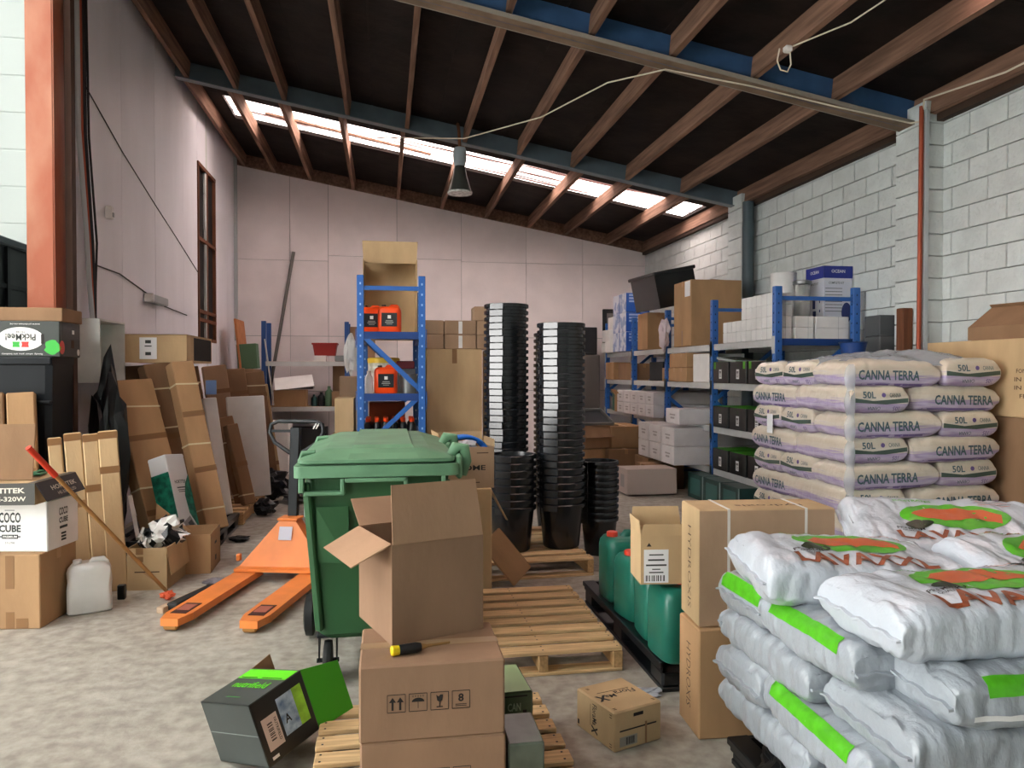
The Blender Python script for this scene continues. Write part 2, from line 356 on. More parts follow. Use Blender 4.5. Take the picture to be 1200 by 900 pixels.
# right wall: painted concrete blocks with recessed joints, two pilasters
wr = struct(B().box((XR + .1, 8.9, 2.05), (.18, 10, 4.1)).build('wall_right', jointd))
BW, BH = .4, .2
def blockmesh(L, H, dp=.03):
    return B().box((0, 0, 0), (dp, L - .007, H - .007), bev=.004).mesh('concrete_block', blockw)
bfull, bhalf = blockmesh(BW, BH), blockmesh(BW / 2, BH)
for r in range(6, 20):
    z = r * BH + .1; off = BW / 2 if r % 2 else 0; y = 4.9 - off
    while y < YB:
        if not (r < 8 and y > 6.5): put('concrete_block', bfull, wr, None, (XR - random.random() * .004, y + BW / 2, z))
        y += BW
B().box((XR + .0, 5.7, .6), (.03, 1.6, 1.19)).build('lower_block_face', blockw, wr); B().box((XR + .0, 10.2, .8), (.03, 7.4, 1.59)).build('lower_block_face', blockw, wr)
for py in (6.2, 9.72):
    for r in range(20): B().box((4.9, py, r * .2 + .1), (.2, .4, .193), bev=.005).build('concrete_block', blockw, wr)
# roof: dark paper lining, timber rafters, steel beams
ce = B(); XO = 5.3
def roofslab(b, x0, x1, y0, y1, t=.05): b.prism([(x0, y0, rz_(x0)), (x1, y0, rz_(x1)), (x1, y1, rz_(x1)), (x0, y1, rz_(x0))], (0, 0, t))
SY0, SY1 = 10.76, 11.7
roofslab(ce, -2.75, XO, 4.5, SY0); roofslab(ce, -2.75, XO, -3.6, 4.0); roofslab(ce, -2.75, -2.2, 4.0, 4.5); roofslab(ce, 4.5, XO, 4.0, 4.5); roofslab(ce, -2.75, XO, SY1, YB + .2); roofslab(ce, -2.75, -2.2, SY0, SY1); roofslab(ce, 4.86, XO, SY0, SY1)
ceil = struct(ce.build('ceiling', paperblk))
for i in range(9):
    x0 = -2.7 + i * .85
    b = B(); roofslab(b, x0, x0 + .83, 4.6, SY0 - .05, -.004); b.build('ceiling_sheet', paperblk, ceil)
# the corrugated skylight strip
sk = B(); n = 60; nx = 2
vv = []
for i in range(n + 1):
    y = SY0 - .03 + (SY1 - SY0 + .06) * i / n; dz = .018 * sin(i / n * 2 * pi * 9)
    vv.append([sk.bm.verts.new((x, y, rz_(x) + .07 + dz)) for x in (-2.3, 4.95)])
for a, b2 in zip(vv, vv[1:]): sk._f([a[0], a[1], b2[1], b2[0]])
skl = struct(sk.build('window_2', skymat(), smooth=60)); sk2 = B(); roofslab(sk2, -2.3, 4.6, 3.95, 4.55, .004); s2_ = struct(sk2.build('window_added', skymat())); s2_.location.z = .06  # second roof sheet, out of view, added to light the near things from above
B().box((0, 0, 0), (2.4, .05, .03), rot=(0, math.atan(RSL), rad(4))).build('batten', purlin_m, skl, loc=(-.5, 11.15, rz_(-.5) - .02))
RB = [-2.45, -1.93, -1.31, -.56, .24, 1.04, 1.86, 2.67, 3.37, 4.21, 4.93]
RM = [-2.40, -1.82, -1.24, -.46, .29, 1.04, 1.76, 2.49, 3.26, 4.05, 4.88]
BM1, BM2 = 6.25, 9.78
def rafter(x, y0, y1, w=.055, h=.2): B().box((x, (y0 + y1) / 2, rz_(x) - h / 2 - .005), (w, y1 - y0, h), rot=(0, math.atan(RSL) * .6, 0)).build('rafter', purlin_m, ceil)
for x in RB: rafter(x, BM2 + .02, YB - .03)
for x in RM: rafter(x, BM1 + .02, BM2 - .02); rafter(x, -3.4, BM1 - .02)
def slopebar(b, y0, y1, dz0, dz1, x0=XL + .05, x1=4.98):
    b.prism([(x0, y0, rz_(x0) - dz0), (x0, y1, rz_(x0) - dz0), (x0, y1, rz_(x0) - dz1), (x0, y0, rz_(x0) - dz1)], (x1 - x0, 0, rz_(x1) - rz_(x0)))
b = B(); slopebar(b, YB - .08, YB - .005, 0, .2, XL, XR); b.build('rafter', purlin_m, ceil)
def beam(y, mt, dep, fw, bot=None):
    b = B(); slopebar(b, y - .008, y + .008, 0, dep); b.build('beam_web', mt, ceil)
    b = B(); slopebar(b, y - fw / 2, y + fw / 2, dep - .012, dep); b.build('beam_flange', bot or mt, ceil)
beam(BM2, steel_bg, .23, .12, mat('beam_flange_grey', '6f7a80', rough=.5)); beam(BM1, steel_bl, .27, .2, mat('beam_flange_timber', '7d6a58', rough=.7, nz=.2, nsc=5))
for s in (-1, 1):
    b = B(); slopebar(b, BM1 + s * .1 - .006, BM1 + s * .1 + .006, .235, .272); b.build('beam_lip', mat('lip_grey', '8d867c', rough=.5), ceil)
# timber wall plate on the block wall
struct(B().box((4.96, 6, rz_(4.96) - .2), (.1, 15.6, .1)).build('trim_2', mat('plate_timber', '3a2a20', rough=.9)))
# rear wall with roller door opening, right side behind camera, annex on the left
struct(B().box((-1.6, -3.5, 2.8), (14, .1, 5.8)).build('wall_rear', blockw)); struct(B().box((XR + .1, .3, 2.05), (.18, 7.3, 4.1)).build('wall_right_near', blockw))
wa = struct(B().box((-5.6, 11.6, 4), (6, .1, 9)).build('wall_annex', annexw))
for i in range(6): B().box((-5.6, 11.545, 3.9 + i * .52), (6, .02, .5), bev=.006).build('lining_board', annexw, wa)
struct(B().box((-8.6, 8.3, 3.5), (.1, 6.8, 7)).box((-8.6, 4.2, 3.5), (.1, 1.5, 7)).box((-8.6, 1, 5.1), (.1, 9, 3.8)).box((-8.6, -2.5, 2.2), (.1, 2, 4.4)).build('wall_left_annex', annexw))
ra = B(); ra.box((-7.3, 4, 7.55), (2.8, 16, .1)).box((-3.75, 4, 7.55), (2.5, 16, .1)).box((-5.45, 9, 7.55), (.9, 6, .1)).box((-5.45, -2, 7.55), (.9, 4, .1)); struct(ra.build('ceiling_annex', annexw)); struct(B().box((-2.66, 1.3, 6.4), (.1, 10.4, 2.2)).build('wall_annex_upper', annexw)); struct(B().box((-2.66, 10, 6.6), (.1, 7.6, 2)).build('wall_annex_rear', annexw))
# orange steel column
c = tag(B().box((-2.56, 6.45, 2.7), (.02, .2, 5.4)).box((-2.655, 6.35, 2.7), (.19, .014, 5.4)).box((-2.655, 6.55, 2.7), (.19, .014, 5.4)).build('steel_column', steel_or), 'orange red painted steel column at the near end of the left wall', 'column')
B().box((-2.5, 6.52, 2.8), (.05, .08, 5.2)).build('timber_packer', mat('packer_timber', '4a352b', rough=.8), c)
# conduits and cables on the left wall
for i, (dx, r, m, lb) in enumerate(((0, .022, condg, 'thick grey conduit, leftmost of the bundle above the open metal cabinet'), (.05, .014, copper, 'thin rusty conduit beside the grey one above the open metal cabinet'), (.10, .017, darkst, 'thick black cable running down the left wall into the open metal cabinet'), (.14, .01, rubber, 'slack thin black cable, rightmost of the bundle above the metal cabinet'))):
    w = .03 if i == 3 else 0
    tag(B().tube([(XL + .05, 6.8 + dx * 1.4, 5.3), (XL + .05, 6.82 + dx * 1.4 + w, 3.6), (XL + .06, 6.95 + dx * 1.2 + w * 2, 2.7), (XL + .06, 7.0 + dx, 2.3), (XL + .09, 6.98 + dx * .5, 2.0)], r, 8).build('conduit', m, smooth=40), lb, 'conduit')
tag(B().tube([(XL + .02, 6.95, 3.55), (XL + .015, 8.2, 3.1), (XL + .015, 10.4, 2.75)] and [(XL + .012, 7.1, 4.05), (XL + .012, 8.0, 3.75), (XL + .012, 9.1, 3.45), (XL + .012, 10.0, 3.22), (XL + .012, 11.0, 2.95)], .006, 6).build('wire', rubber), 'thin black wire slanting down across the left wall panels', 'wire')
tag(B().tube([(XL + .012, 7.2, 2.52), (XL + .012, 7.9, 2.52), (XL + .012, 8.7, 2.42), (XL + .012, 9.4, 2.33), (XL + .012, 10.4, 2.3)], .007, 6).build('wire', rubber), 'wavy black wire above the short light fitting on the left wall', 'wire')
t = thing('wall_light', 'short grey strip light fitting fixed to the left wall', 'light', (XL + .06, 8.95, 2.36))
B().box((0, 0, 0), (.09, .55, .09), bev=.01).build('lamp_body', condg, t); B().box((0, -.29, 0), (.1, .05, .1), bev=.01).build('end_cap', whitec, t); B().box((0, .3, 0), (.06, .03, .05)).build('bracket', greyst, t)
t = thing('junction_box', 'small white junction box high on the left wall beside the cables', 'switch', (XL + .04, 7.55, 3.05)); B().box((0, 0, 0), (.06, .07, .12), bev=.008).build('housing', whitec, t); B().box((.035, 0, -.02), (.01, .03, .04)).build('switch', condg, t)
# open metal cabinet
t = thing('metal_cabinet', 'open grey metal electrical cabinet under the cable bundle on the left wall', 'cabinet', (-2.47, 7.02, 1.46))
b = B(); cg = mat('cabinet_grey', 'd3d8d4', rough=.5, nz=.08, nsc=5); b.box((-.1, 0, .27), (.015, .6, .54)); b.box((0, -.3, .27), (.22, .015, .54)); b.box((0, .3, .27), (.22, .015, .54)); b.box((0, 0, .008), (.22, .6, .015)); b.box((0, 0, .532), (.22, .6, .015)); b.build('housing', cg, t)
B().box((-.08, .1, .3), (.02, .3, .36)).build('back_plate', mat('plate_white', 'c9cfcd', rough=.5), t); B().box((-.05, -.17, .22), (.06, .07, .4)).build('wiring', darkst, t)
# copper pipe, conduit, downpipe, post on the right wall
tag(B().tube([(4.74, 5.98, 3.93), (4.72, 5.97, 1.2)], .02, 10).build('copper_pipe', copper, smooth=40), 'red copper pipe running down the corner of the white block pier', 'pipe')
tag(B().box((4.785, 5.975, 2.4), (.045, .035, 3.0), bev=.005).build('conduit', condg), 'pale grey square conduit beside the red copper pipe', 'conduit')
tag(B().tube([(4.84, 9.4, 3.85), (4.84, 9.4, .0)], .075, 16).build('downpipe', mat('slate_pvc', '46545a', rough=.5), smooth=40), 'dark slate downpipe standing in front of the far white block pier', 'pipe')
tag(B().box((4.74, 6.18, 1.07), (.1, .1, 2.14), bev=.006).build('timber_post', timb), 'short brown timber post leaning by the copper pipe', 'post')
# cables on the roof
tag(B().tube([(-.1, 9.6, 4.62 - .1), (.9, 8.6, 4.25), (1.6, 7.6, 4.2), (2.1, 6.9, 4.32), (2.45, 6.3, rz_(2.45) - .285), (3.2, 6.2, rz_(3.2) - .285), (4.0, 6.17, rz_(4.0) - .285), (4.72, 6.1, rz_(4.72) - .29), (4.75, 5.98, 3.8)], .007, 6).build('rope', rope_m), 'thin cream cable sagging under the roof and along the blue beam', 'cable')
tag(B().tube([(4.6, 3.0, rz_(4.6) - .3), (4.68, 5.0, rz_(4.7) - .27), (4.74, 5.95, 3.98), (4.745, 5.99, 3.75)], .008, 6).build('rope', rope_m), 'cream cable running along the top of the block wall to the copper pipe', 'cable')
t = thing('ceiling_rose', 'small white cord connector with hanging loop under the timber rafter', 'fitting', (3.19, 5.55, rz_(3.19) - .24))
B().box((0, 0, 0), (.06, .06, .05), bev=.01).build('connector', whitec, t); B().tube([(0.02, 0, -.02), (.03, 0, -.12), (.0, 0, -.18), (-.06, 0, -.17), (-.09, 0, -.1), (-.07, 0, 0)], .006, 6).build('cord_loop', rope_m, t); B().tube([(0.03, 0, .02), (.22, -.5, .0), (.3, -1.5, .0)], .006, 6).build('cord', rope_m, t)
for (x, y, sx, a) in ((-.46 + .13 - .25, 7.55, .1, 25), (.12, 7.25, .03, 0), (2.0, 8.6, .06, 40)):
    pass
# high bay lamp
t = thing('high_bay_lamp', 'grey high bay lamp with wide glass rim hanging below the roof beam', 'lamp', (.92, 9.3, 3.78))
B().lathe([(.155, 0), (.15, .01), (.135, .06), (.09, .22), (.065, .34), (.06, .345)], 24).build('shade', mat('lamp_grey', '4a4d48', rough=.35, metal=.3), t, smooth=50)
B().lathe([(0, .57), (.07, .57), (.085, .52), (.085, .42), (.065, .34), (0, .34)], 20).build('ballast_housing', mat('ballast_grey', '9aa5aa', rough=.5), t, smooth=50)
B().lathe([(0, .004), (.12, .002), (.155, 0), (.157, .02)], 24).build('glass_lens', mat('lens_glass', 'b9bdb9', rough=.15, nz=.3, nsc=25), t, smooth=50)
B().tube([(0, 0, .56), (.0, .1, .8), (0, .25, .95)], .02, 8).build('hanging_bracket', timb, t)
# ------------------------------------------------------------------ annex machine, far left
t = thing('steel_cage', 'tall black gridded cabinet beyond the orange column at the far left', 'cabinet', (-3.85, 7.1, 0))
b = B(); blk = mat('black_frame', '15181b', rough=.45); b.box((0, 0, 1.38), (1.0, 2.4, 2.72), bev=.02); b.build('housing', mat('black_panel', '0f1418', rough=.35), t)
for i in range(6): B().box((.51, -1.16 + i * .464, 1.38), (.03, .05, 2.7)).build('frame_bar', blk, t)
for i in range(8): B().box((.505, 0, .1 + i * .37), (.025, 2.4, .04)).build('frame_bar', blk, t)
B().box((.52, 0, 2.71), (.06, 2.44, .07), bev=.01).build('top_rail', mat('rail_grey', '3b4349', rough=.4), t)
# ------------------------------------------------------------------ left: boxes by the camera
t = carton('large brown carton on the floor at the far left under the white lettered box', (.55, .42, .45), (-2.31, 5.11, 0), -6, kraft)
patch(t, fmx((.55, .42, .45), 'front', .1, .12), .05, .2, tape_d, 'tape'); patch(t, fmx((.55, .42, .45), 'front', .1, -.17), .05, .1, tape_d, 'tape'); patch(t, fmx((.55, .42, .45), 'front', .17, -.19), .07, .06, tape_d, 'tape')
D = (.42, .32, .31); t = carton('white box with bold dark lettering standing on the large brown carton', D, (-2.22, 5.13, .45), -10, whitec, False)
f = fmx(D, 'front', -.02, .055); text(t, f, 'COCO', .135, .065, ink_grey, .03); text(t, fmx(D, 'front', -.02, -.012), 'CUBE', .135, .045, ink_grey, .04)
lines(t, fmx(D, 'front', -.02, .1), .1, [(0, .06, .004)], ink_grey); lines(t, fmx(D, 'front', -.02, -.062), .1, [(0, .1, .026), (.0, .13, .008)], ink_grey, 'ribbon_print'); text(t, fmx(D, 'front', -.02, -.062, .002), 'PREMIUM', .085, .013, white_ink, .02); text(t, fmx(D, 'front', -.02, -.1), '5.0 LITRE', .06, .012, ink_grey)
text(t, fmx(D, 'right', .0, .07), 'COCO', .09, .05, ink_grey, .03); text(t, fmx(D, 'right', 0, .015), 'CUBE', .09, .036, ink_grey, .04); lines(t, fmx(D, 'right', 0, -.03), .1, [(0, .08, .016)], ink_grey, 'ribbon_print'); lines(t, fmx(D, 'right', 0, -.09), .1, [(.02, .05, .012), (0, .05, .012), (-.02, .05, .012)], ink_grey, 'print_block')
D = (.42, .5, .13); t = open_carton('black lidded carton with pale lettering on top of the white box', D, (-2.25, 5.08, .76), -4, kraft_l, {'right': (150, .13)}, mi=blackc)
B().box((0, 0, .124), (.41, .49, .006)).build('lid_panel', kraft_l, t); patch(t, fmx(D, 'front', 0, 0), .42, .13, mat('charcoal_card', '4b4a46', rough=.6), 'printed_band'); text(t, fmx(D, 'front', .02, .022, .002), 'HORTITEK', .27, .032, mat('cream_ink', 'd8d2c4'), .03); text(t, fmx(D, 'front', .06, -.028, .002), 'HE-320W', .2, .028, mat('cream_ink', 'd8d2c4'), .02)
lm = fmx(D, 'top', .0, .05, .002); lines(t, lm, .1, [(0, .2, .022), (-.06, .24, .01)], inkb, 'print_block'); patch(t, fmx(D, 'top', .19, 0), .035, .5, mat('charcoal_card', '4b4a46', rough=.6), 'printed_band')
rm = MX.Translation((.26, 0, .075)) @ MX((V((0, 1, 0)), V((-.5, 0, .87)), V((.87, 0, .5)))).transposed().to_4x4(); text(t, rm @ MX.Translation((0, .012, .0)), 'HORTITEK', .3, .03, mat('cream_ink', 'd8d2c4'), .02); text(t, rm @ MX.Translation((0, -.03, .0)), 'HE-320W LED', .22, .02, mat('cream_ink', 'd8d2c4'), .0)
tag(B().box((0, 0, .008), (.07, .12, .016), bev=.004).box((0, 0, .02), (.03, .1, .012), bev=.004).build('green_clip', mat('green_clip_plastic', '2e7a50', rough=.4), loc=(-2.2, 5.2, .892)), 'small green plastic clip lying on the black lidded carton', 'clip')
tag(B().box((0, 0, .17), (.3, .008, .34), rot=(rad(-8), 0, 0)).build('cardboard_flap', kraft_d, loc=(-2.28, 4.98, .892), ), 'brown cardboard sheet standing upright on the black lidded carton', 'cardboard')
# tall cartons behind, narrow cartons in front
for i, (x, w, y) in enumerate(((-2.86, .11, 5.62), (-2.72, .13, 5.66), (-2.56, .17, 5.7))):
    leaner(('leftmost long brown carton under the black tank', 'second long brown carton from the left under the black tank', 'wide long carton under the black tank, next to the narrow ones')[i], (x + .12, y - .1, 0), (x, y + .1, 1.4), w, .09, (kraft_g, kraft_d, kraft)[i], (1, .25, 0), (), (.6,), 'long_carton', 'carton')
for i, (xt, xf, m, h) in enumerate(((-2.33, -2.19, kraft_l, 1.08), (-2.22, -2.08, kraft_l, 1.11), (-2.11, -1.98, kraft_l, 1.10), (-2.0, -1.88, kraft_l, 1.12))):
    t = leaner('%s narrow pale carton from the left in the leaning row beside the white jug' % ('first', 'second', 'third', 'fourth')[i], (xf, 5.6 + i * .02, 0), (xt, 5.76 + i * .02, h), (.085, .11, .1, .125)[i], .1, m, (1, .35, 0), (), (.45 + .1 * i, .97), 'narrow_carton', 'carton')
# jug
def jerry(name, label, cat, w, d, h, loc, rz, m, cap, group=None, dent=0, lab=None, capx=-.28):
    t = thing(name, label, cat, loc, rz, group); rings = []
    for z, s in ((0, .86), (.02, .95), (.05, 1), (.5, 1), (.80, 1), (.88, .95), (.94, .82), (.96, .7)):
        r = []
        for k in range(28):
            a = 2 * pi * k / 28; e = .42; x = math.copysign(abs(cos(a)) ** e, cos(a)) * w / 2 * s; y = math.copysign(abs(sin(a)) ** e, sin(a)) * d / 2 * s
            if dent: n = mnoise.noise(V((x * 9 + 3, y * 9, z * 4))); x += n * dent; y += n * dent
            r.append((x, y, z * h))
        rings.append(r)
    b = B().loft(rings); b.build('can_body', m, t, smooth=50)
    B().tube([(w * .02, 0, h * .92), (w * .08, 0, h * .985), (w * .3, 0, h * .985), (w * .38, 0, h * .90)], d * .11, 10).build('handle', m, t, smooth=50)
    B().lathe([(0, h * .95), (d * .1, h * .95), (d * .1, h * .965)], 16, mx=MX.Translation((capx * w, 0, 0))).build('neck', m, t)
    B().lathe([(0, h * 1.03), (d * .12, h * 1.03), (d * .13, h * 1.02), (d * .13, h * .96), (0, h * .96)], 16, mx=MX.Translation((capx * w, 0, 0))).build('cap', cap, t, smooth=40)
    if lab: B().box((0, -d / 2 - .001, h * .47), (w * .66, .002, h * .5)).build('label', lab, t); lines(t, MX.Translation((0, -d / 2 - .0025, h * .47)) @ MX.Rotation(pi / 2, 4, 'X'), 1, [(h * .1, w * .14, w * .14)], white_ink, 'emblem'); lines(t, MX.Translation((0, -d / 2 - .0025, h * .47)) @ MX.Rotation(pi / 2, 4, 'X'), 1, [(-h * .04, w * .3, h * .03), (-h * .1, w * .36, h * .03), (-h * .16, w * .25, h * .02)], mat('label_grey_ink', '9a9d98'), 'lettering')
    return t
jerry('plastic_jug', 'dented empty white plastic jug on the floor beside the large brown carton', 'jug', .25, .2, .33, (-1.9, 5.2, 0), 24, jugw, jugw, dent=.035)
tag(B().box((0, 0, .05), (.05, .04, .1), bev=.006).box((0, -.021, .06), (.03, .002, .05)).build('small_bottle', blackpl, loc=(-1.78, 5.42, 0)), 'small black container on the floor behind the white jug', 'container')
# broom handle
t = thing('broom_handle', 'wooden broom handle with an orange grip slanting in front of the narrow cartons', 'broom', (-1.51, 5.5, .012))
a, c = V((0, 0, 0)), V((-.54, -.78, 1.1)); q = a.lerp(c, .83); B().tube([a, q], .013, 10).build('shaft', mat('broom_wood', 'a67a48', rough=.7, nz=.15, nsc=10), t, smooth=50); B().tube([q, c], .018, 10).build('grip', redcap, t, smooth=50)
# tank, PickMee box, carton on it
tankm = mat('tank_black', '0e1318', rough=.45, spec=.25); t = thing('water_tank', 'big black plastic tank standing behind the long cartons at the far left', 'tank', (-2.85, 6.06, 0))
B().loft([[(sx * (.44 + z * .015), sy * .18, z) for sx, sy in ((-1, -1), (-.9, -1.06), (.9, -1.06), (1, -1), (1, 1), (.9, 1.06), (-.9, 1.06), (-1, 1))] for z in (0, .03, .5, .8, 1.3, 1.60, 1.66)]).build('tank_body', tankm, t); B().box((0, 0, 1.63), (.93, .41, .06), bev=.01).build('rim', tankm, t); B().box((.38, -.2, 1.33), (.16, .03, .025), bev=.005).build('handle', tankm, t)
D = (.9, .36, .26); t = carton('dark box with white oval logo lying upside down on the black tank', D, (-2.79, 6.07, 1.66), 0, mat('dark_green_card', '3a3f3c', rough=.5), False)
b = B(); f = fmx(D, 'front', .19, .0, .0015); b.poly([f @ V((.155 * cos(k / 32 * 2 * pi), .085 * sin(k / 32 * 2 * pi), 0)) for k in range(32)]); b.build('logo_oval', white_ink, t)
text(t, fmx(D, 'front', .19, .012, .003, 180), 'PickMee!', .2, .05, ink_grey, .02); text(t, fmx(D, 'front', .19, .05, .003, 180), '- FROM -', .08, .012, ink_grey); text(t, fmx(D, 'front', .22, .108, .002, 180), 'www.pickmee.co.nz', .2, .014, white_ink, 0); text(t, fmx(D, 'front', .2, -.108, .002, 180), 'Ready when you are baskets', .27, .016, white_ink, 0)
def blob(m, pts): return [m @ V((x, y, 0)) for x, y in pts]
for nm, col, u in (('green_print', 'lime', -.03), ('red_print', 'red', .03)):
    f = fmx(D, 'front', .19 + u, -.04, .003); b = B(); b.poly([f @ V((.035 * cos(k / 8 * 2 * pi) * (1 if k % 2 else .6), .028 * sin(k / 8 * 2 * pi) * (1 if k % 2 else .7), 0)) for k in range(8)]); b.build(nm, mat('print_' + col, '3cb043' if col == 'lime' else 'd03a35', rough=.4), t)
f = fmx(D, 'front', .4, -.06, .003); B().poly([f @ V((.06 * cos(k / 16 * 2 * pi) * (1 - .15 * (k % 3)), .055 * sin(k / 16 * 2 * pi), 0)) for k in range(16)]).build('green_print', mat('print_lime', '3cb043'), t)
f = fmx(D, 'right', -.15, -.06, .003); B().poly([f @ V((.045 * cos(k / 16 * 2 * pi), .05 * sin(k / 16 * 2 * pi), 0)) for k in range(16)]).build('red_print', mat('print_red', 'd03a35'), t)
patch(t, fmx(D, 'right', .02, 0), .31, .25, blackc, 'printed_panel'); patch(t, fmx(D, 'right', .05, .06, .002), .04, .03, white_ink); patch(t, fmx(D, 'right', .04, -.03, .002), .05, .06, inkb, 'hand_slot'); f = fmx(D, 'right', .14, -.09, .003); B().poly([f @ V((.025 * cos(k / 16 * 2 * pi), .025 * sin(k / 16 * 2 * pi), 0)) for k in range(16)]).build('emblem', white_ink, t); patch(t, fmx(D, 'front', .335, .0, .002), .02, .07, ink, 'hand_slot')
carton('flat brown carton lying on the upside down box with oval logo', (.92, .36, .1), (-2.79, 6.09, 1.92), 0, kraft_d, False)
# ------------------------------------------------------------------ pallets
def pallet(label, w, d, h, loc, rz, nb=7, bw=.1, group=None, missing=(), seed=1):
    t = thing('wooden_pallet', label, 'pallet', loc, rz, group); r = random.Random(seed)
    me = B().box((0, 0, 0), (w, bw, .02), bev=.003).mesh('deck_board', pine)
    for i in range(nb):
        if i in missing: continue
        y = -d / 2 + bw / 2 + i * (d - bw) / (nb - 1); o = put('deck_board', me, t, None, ((r.random() - .5) * .012, y, h - .01), (0, 0, rad((r.random() - .5) * .8)))
    for x in (-w / 2 + .025, 0, w / 2 - .025): B().box((x, 0, (h - .02) / 2 + .009), (.05, d, h - .042), bev=.003).build('stringer', pineY, t)
    m2 = B().box((0, 0, 0), (w, bw, .018), bev=.003).mesh('bottom_board', pine)
    for y in (-d / 2 + bw / 2, 0, d / 2 - bw / 2): put('bottom_board', m2, t, None, (0, y, .009))
    b = B()
    for i in range(nb):
        if i in missing: continue
        y = -d / 2 + bw / 2 + i * (d - bw) / (nb - 1)
        for x in (-w / 2 + .025, 0, w / 2 - .025):
            for dy in (-.025, .025): b.box((x, y + dy, h + .0003), (.008, .008, .001))
    b.build('nail_heads', darkst, t); return t
pallet('empty wooden pallet on the floor between the carton stack and the green jerrycans', 0.84, 1.14, .125, (.79, 4.25, 0), 0, 8, .095, seed=3)
pallet('wooden pallet under the tall stacks of black pots', 1.2, 1.2, .14, (.93, 6.02, 0), 3, 7, .1, seed=4)
pallet('wooden pallet in the foreground under the two brown cartons', .93, 1.1, .14, (.2, 2.64, 0), 0, 9, .085, seed=5)
t = thing('plastic_pallet', 'black plastic pallet under the tall leaning cartons on the left', 'pallet', (-1.87, 7.15, 0), 0)
def plpal(t, w, d, h, n):
    for i in range(n): B().box((-w / 2 + .03 + i * (w - .06) / (n - 1), 0, h - .015), (w / n * .62, d, .03), bev=.004).build('deck_slat', blackpl, t)
    for x in (-1, 1): B().box((x * (w / 2 - .015), 0, h - .03), (.03, d, .055), bev=.004).build('edge_rail', blackpl, t)
    for y in (-1, 1): B().box((0, y * (d / 2 - .015), h - .03), (w, .03, .055), bev=.004).build('edge_rail', blackpl, t)
    for x in (-1, 0, 1):
        for y in (-1, 0, 1): B().box((x * (w / 2 - .07), y * (d / 2 - .09), (h - .05) / 2 + .01), (.13, .17, h - .07), bev=.012).build('foot_block', blackpl, t)
        B().box((x * (w / 2 - .07), 0, .012), (.13, d, .024), bev=.004).build('skid', blackpl, t)
plpal(t, .84, 1.2, .15, 7)
t = thing('plastic_pallet', 'black plastic pallet carrying the green jerrycans', 'pallet', (1.71, 4.1, 0), 0); plpal(t, .8, 1.42, .15, 6)
pallet('old wooden pallet at the back left under the far leaning cartons', .95, 1.35, .13, (-1.9, 8.53, 0), 0, 7, .1, seed=9)
# ------------------------------------------------------------------ leaning cartons
leaner('wide strapped brown carton leaning on the left wall just right of the narrow ones', (-1.84, 6.74, .15), (-2.24, 7.02, 1.46), .36, .16, kraft, (.7, .75, 0), (.3, .82), (.15, .62), name='strapped_carton')
leaner('second brown carton leaning behind the wide strapped one on the left wall', (-1.70, 7.2, .15), (-2.1, 7.35, 1.62), .30, .14, kraft_d, (.75, .65, 0), (.2, .6, .84), (.3, .55), name='strapped_carton')
leaner('brown carton wedged at the back between the strapped cartons on the left wall', (-1.95, 7.55, .15), (-2.35, 7.75, 1.6), .5, .12, kraft_d, (.6, .8, 0), (), (.5,), name='flat_carton')
leaner('tallest narrow strapped brown carton standing on the black plastic pallet', (-1.5, 6.92, .15), (-1.86, 7.2, 1.63), .2, .15, kraft, (.8, .6, 0), (.12, .5, .86), (.35, .68), name='strapped_carton')
leaner('white foam sheet leaning right of the tallest strapped carton', (-1.55, 7.62, .15), (-1.74, 7.8, 1.29), .13, .07, whitec, (.8, .6, 0), (), (), 'foam_sheet', 'sheet')
leaner('short narrow brown carton leaning between the two white sheets', (-1.52, 8.45, .13), (-1.76, 8.55, 1.05), .17, .12, kraft_d, (.8, .6, 0), (.1, .7), (.4,), 'narrow_carton')
leaner('second short brown carton leaning between the two white sheets', (-1.45, 8.3, .13), (-1.66, 8.42, .98), .13, .1, kraft_d, (.8, .6, 0), (.12,), (.5,), 'narrow_carton')
leaner('wide white board leaning at the back left behind the pump truck handle', (-1.50, 8.8, .13), (-1.6, 8.95, 1.27), .42, .05, whitec, (.9, .4, 0), (), (), 'white_board', 'sheet')
for i, (xf, xt, y, h, m, w) in enumerate(((-1.95, -2.2, 8.7, 1.60, kraft_d, .24), (-1.75, -1.97, 8.98, 1.62, kraft_g, .26), (-1.62, -1.82, 9.2, 1.58, kraft_d, .3), (-1.40, -1.6, 9.42, 1.55, kraft_d, .22))):
    leaner(('brown carton top showing behind the white foam sheet at the left wall', 'wide grey brown carton behind the white sheets at the left wall', 'taped brown carton behind the wide white board', 'rightmost tall brown carton leaning behind the pump truck handle')[i], (xf, y, 0.13), (xt, y + .1, h), w, .1, m, (.9, .35, 0), (.88,) if i in (0, 3) else (), (.8,), 'long_carton')
leaner('pale taped board leaning at the end of the cartons behind the pump truck handle', (-1.3, 9.55, 0), (-1.5, 9.65, 1.4), .09, .03, kraft_l, (.9, .3, 0), (), (.3, .6), 'narrow_board', 'sheet')
tag(B().box((0, 0, .07), (.1, .004, .14)).build('blue_tag', mat('blue_tag_card', '6f8fc4', rough=.5), loc=(-1.69, 7.68, 1.33)), 'small blue label card on the cartons above the white foam sheet', 'label')
D = (.55, 1.0, .26); t = open_carton('long brown carton with white label lying on top of the leaning cartons', D, (-2.1, 7.82, 1.64), 0, kraft_l, {}); B().box((0, 0, .255), (.55, 1.0, .006)).build('top_panel', kraft_l, t)
patch(t, fmx(D, 'front', -.06, 0), .15, .2, paper, 'label'); lines(t, fmx(D, 'front', -.06, 0, .002), 1, [(.06, .05, .03), (.02, .06, .01), (-.05, .05, .03)], ink_grey, 'print_block'); patch(t, fmx(D, 'right', .12, 0), .72, .22, mat('painted_void', '17120e', rough=.9), 'dark_end_panel')  # flat dark end panel, its colour stands in for the shade inside
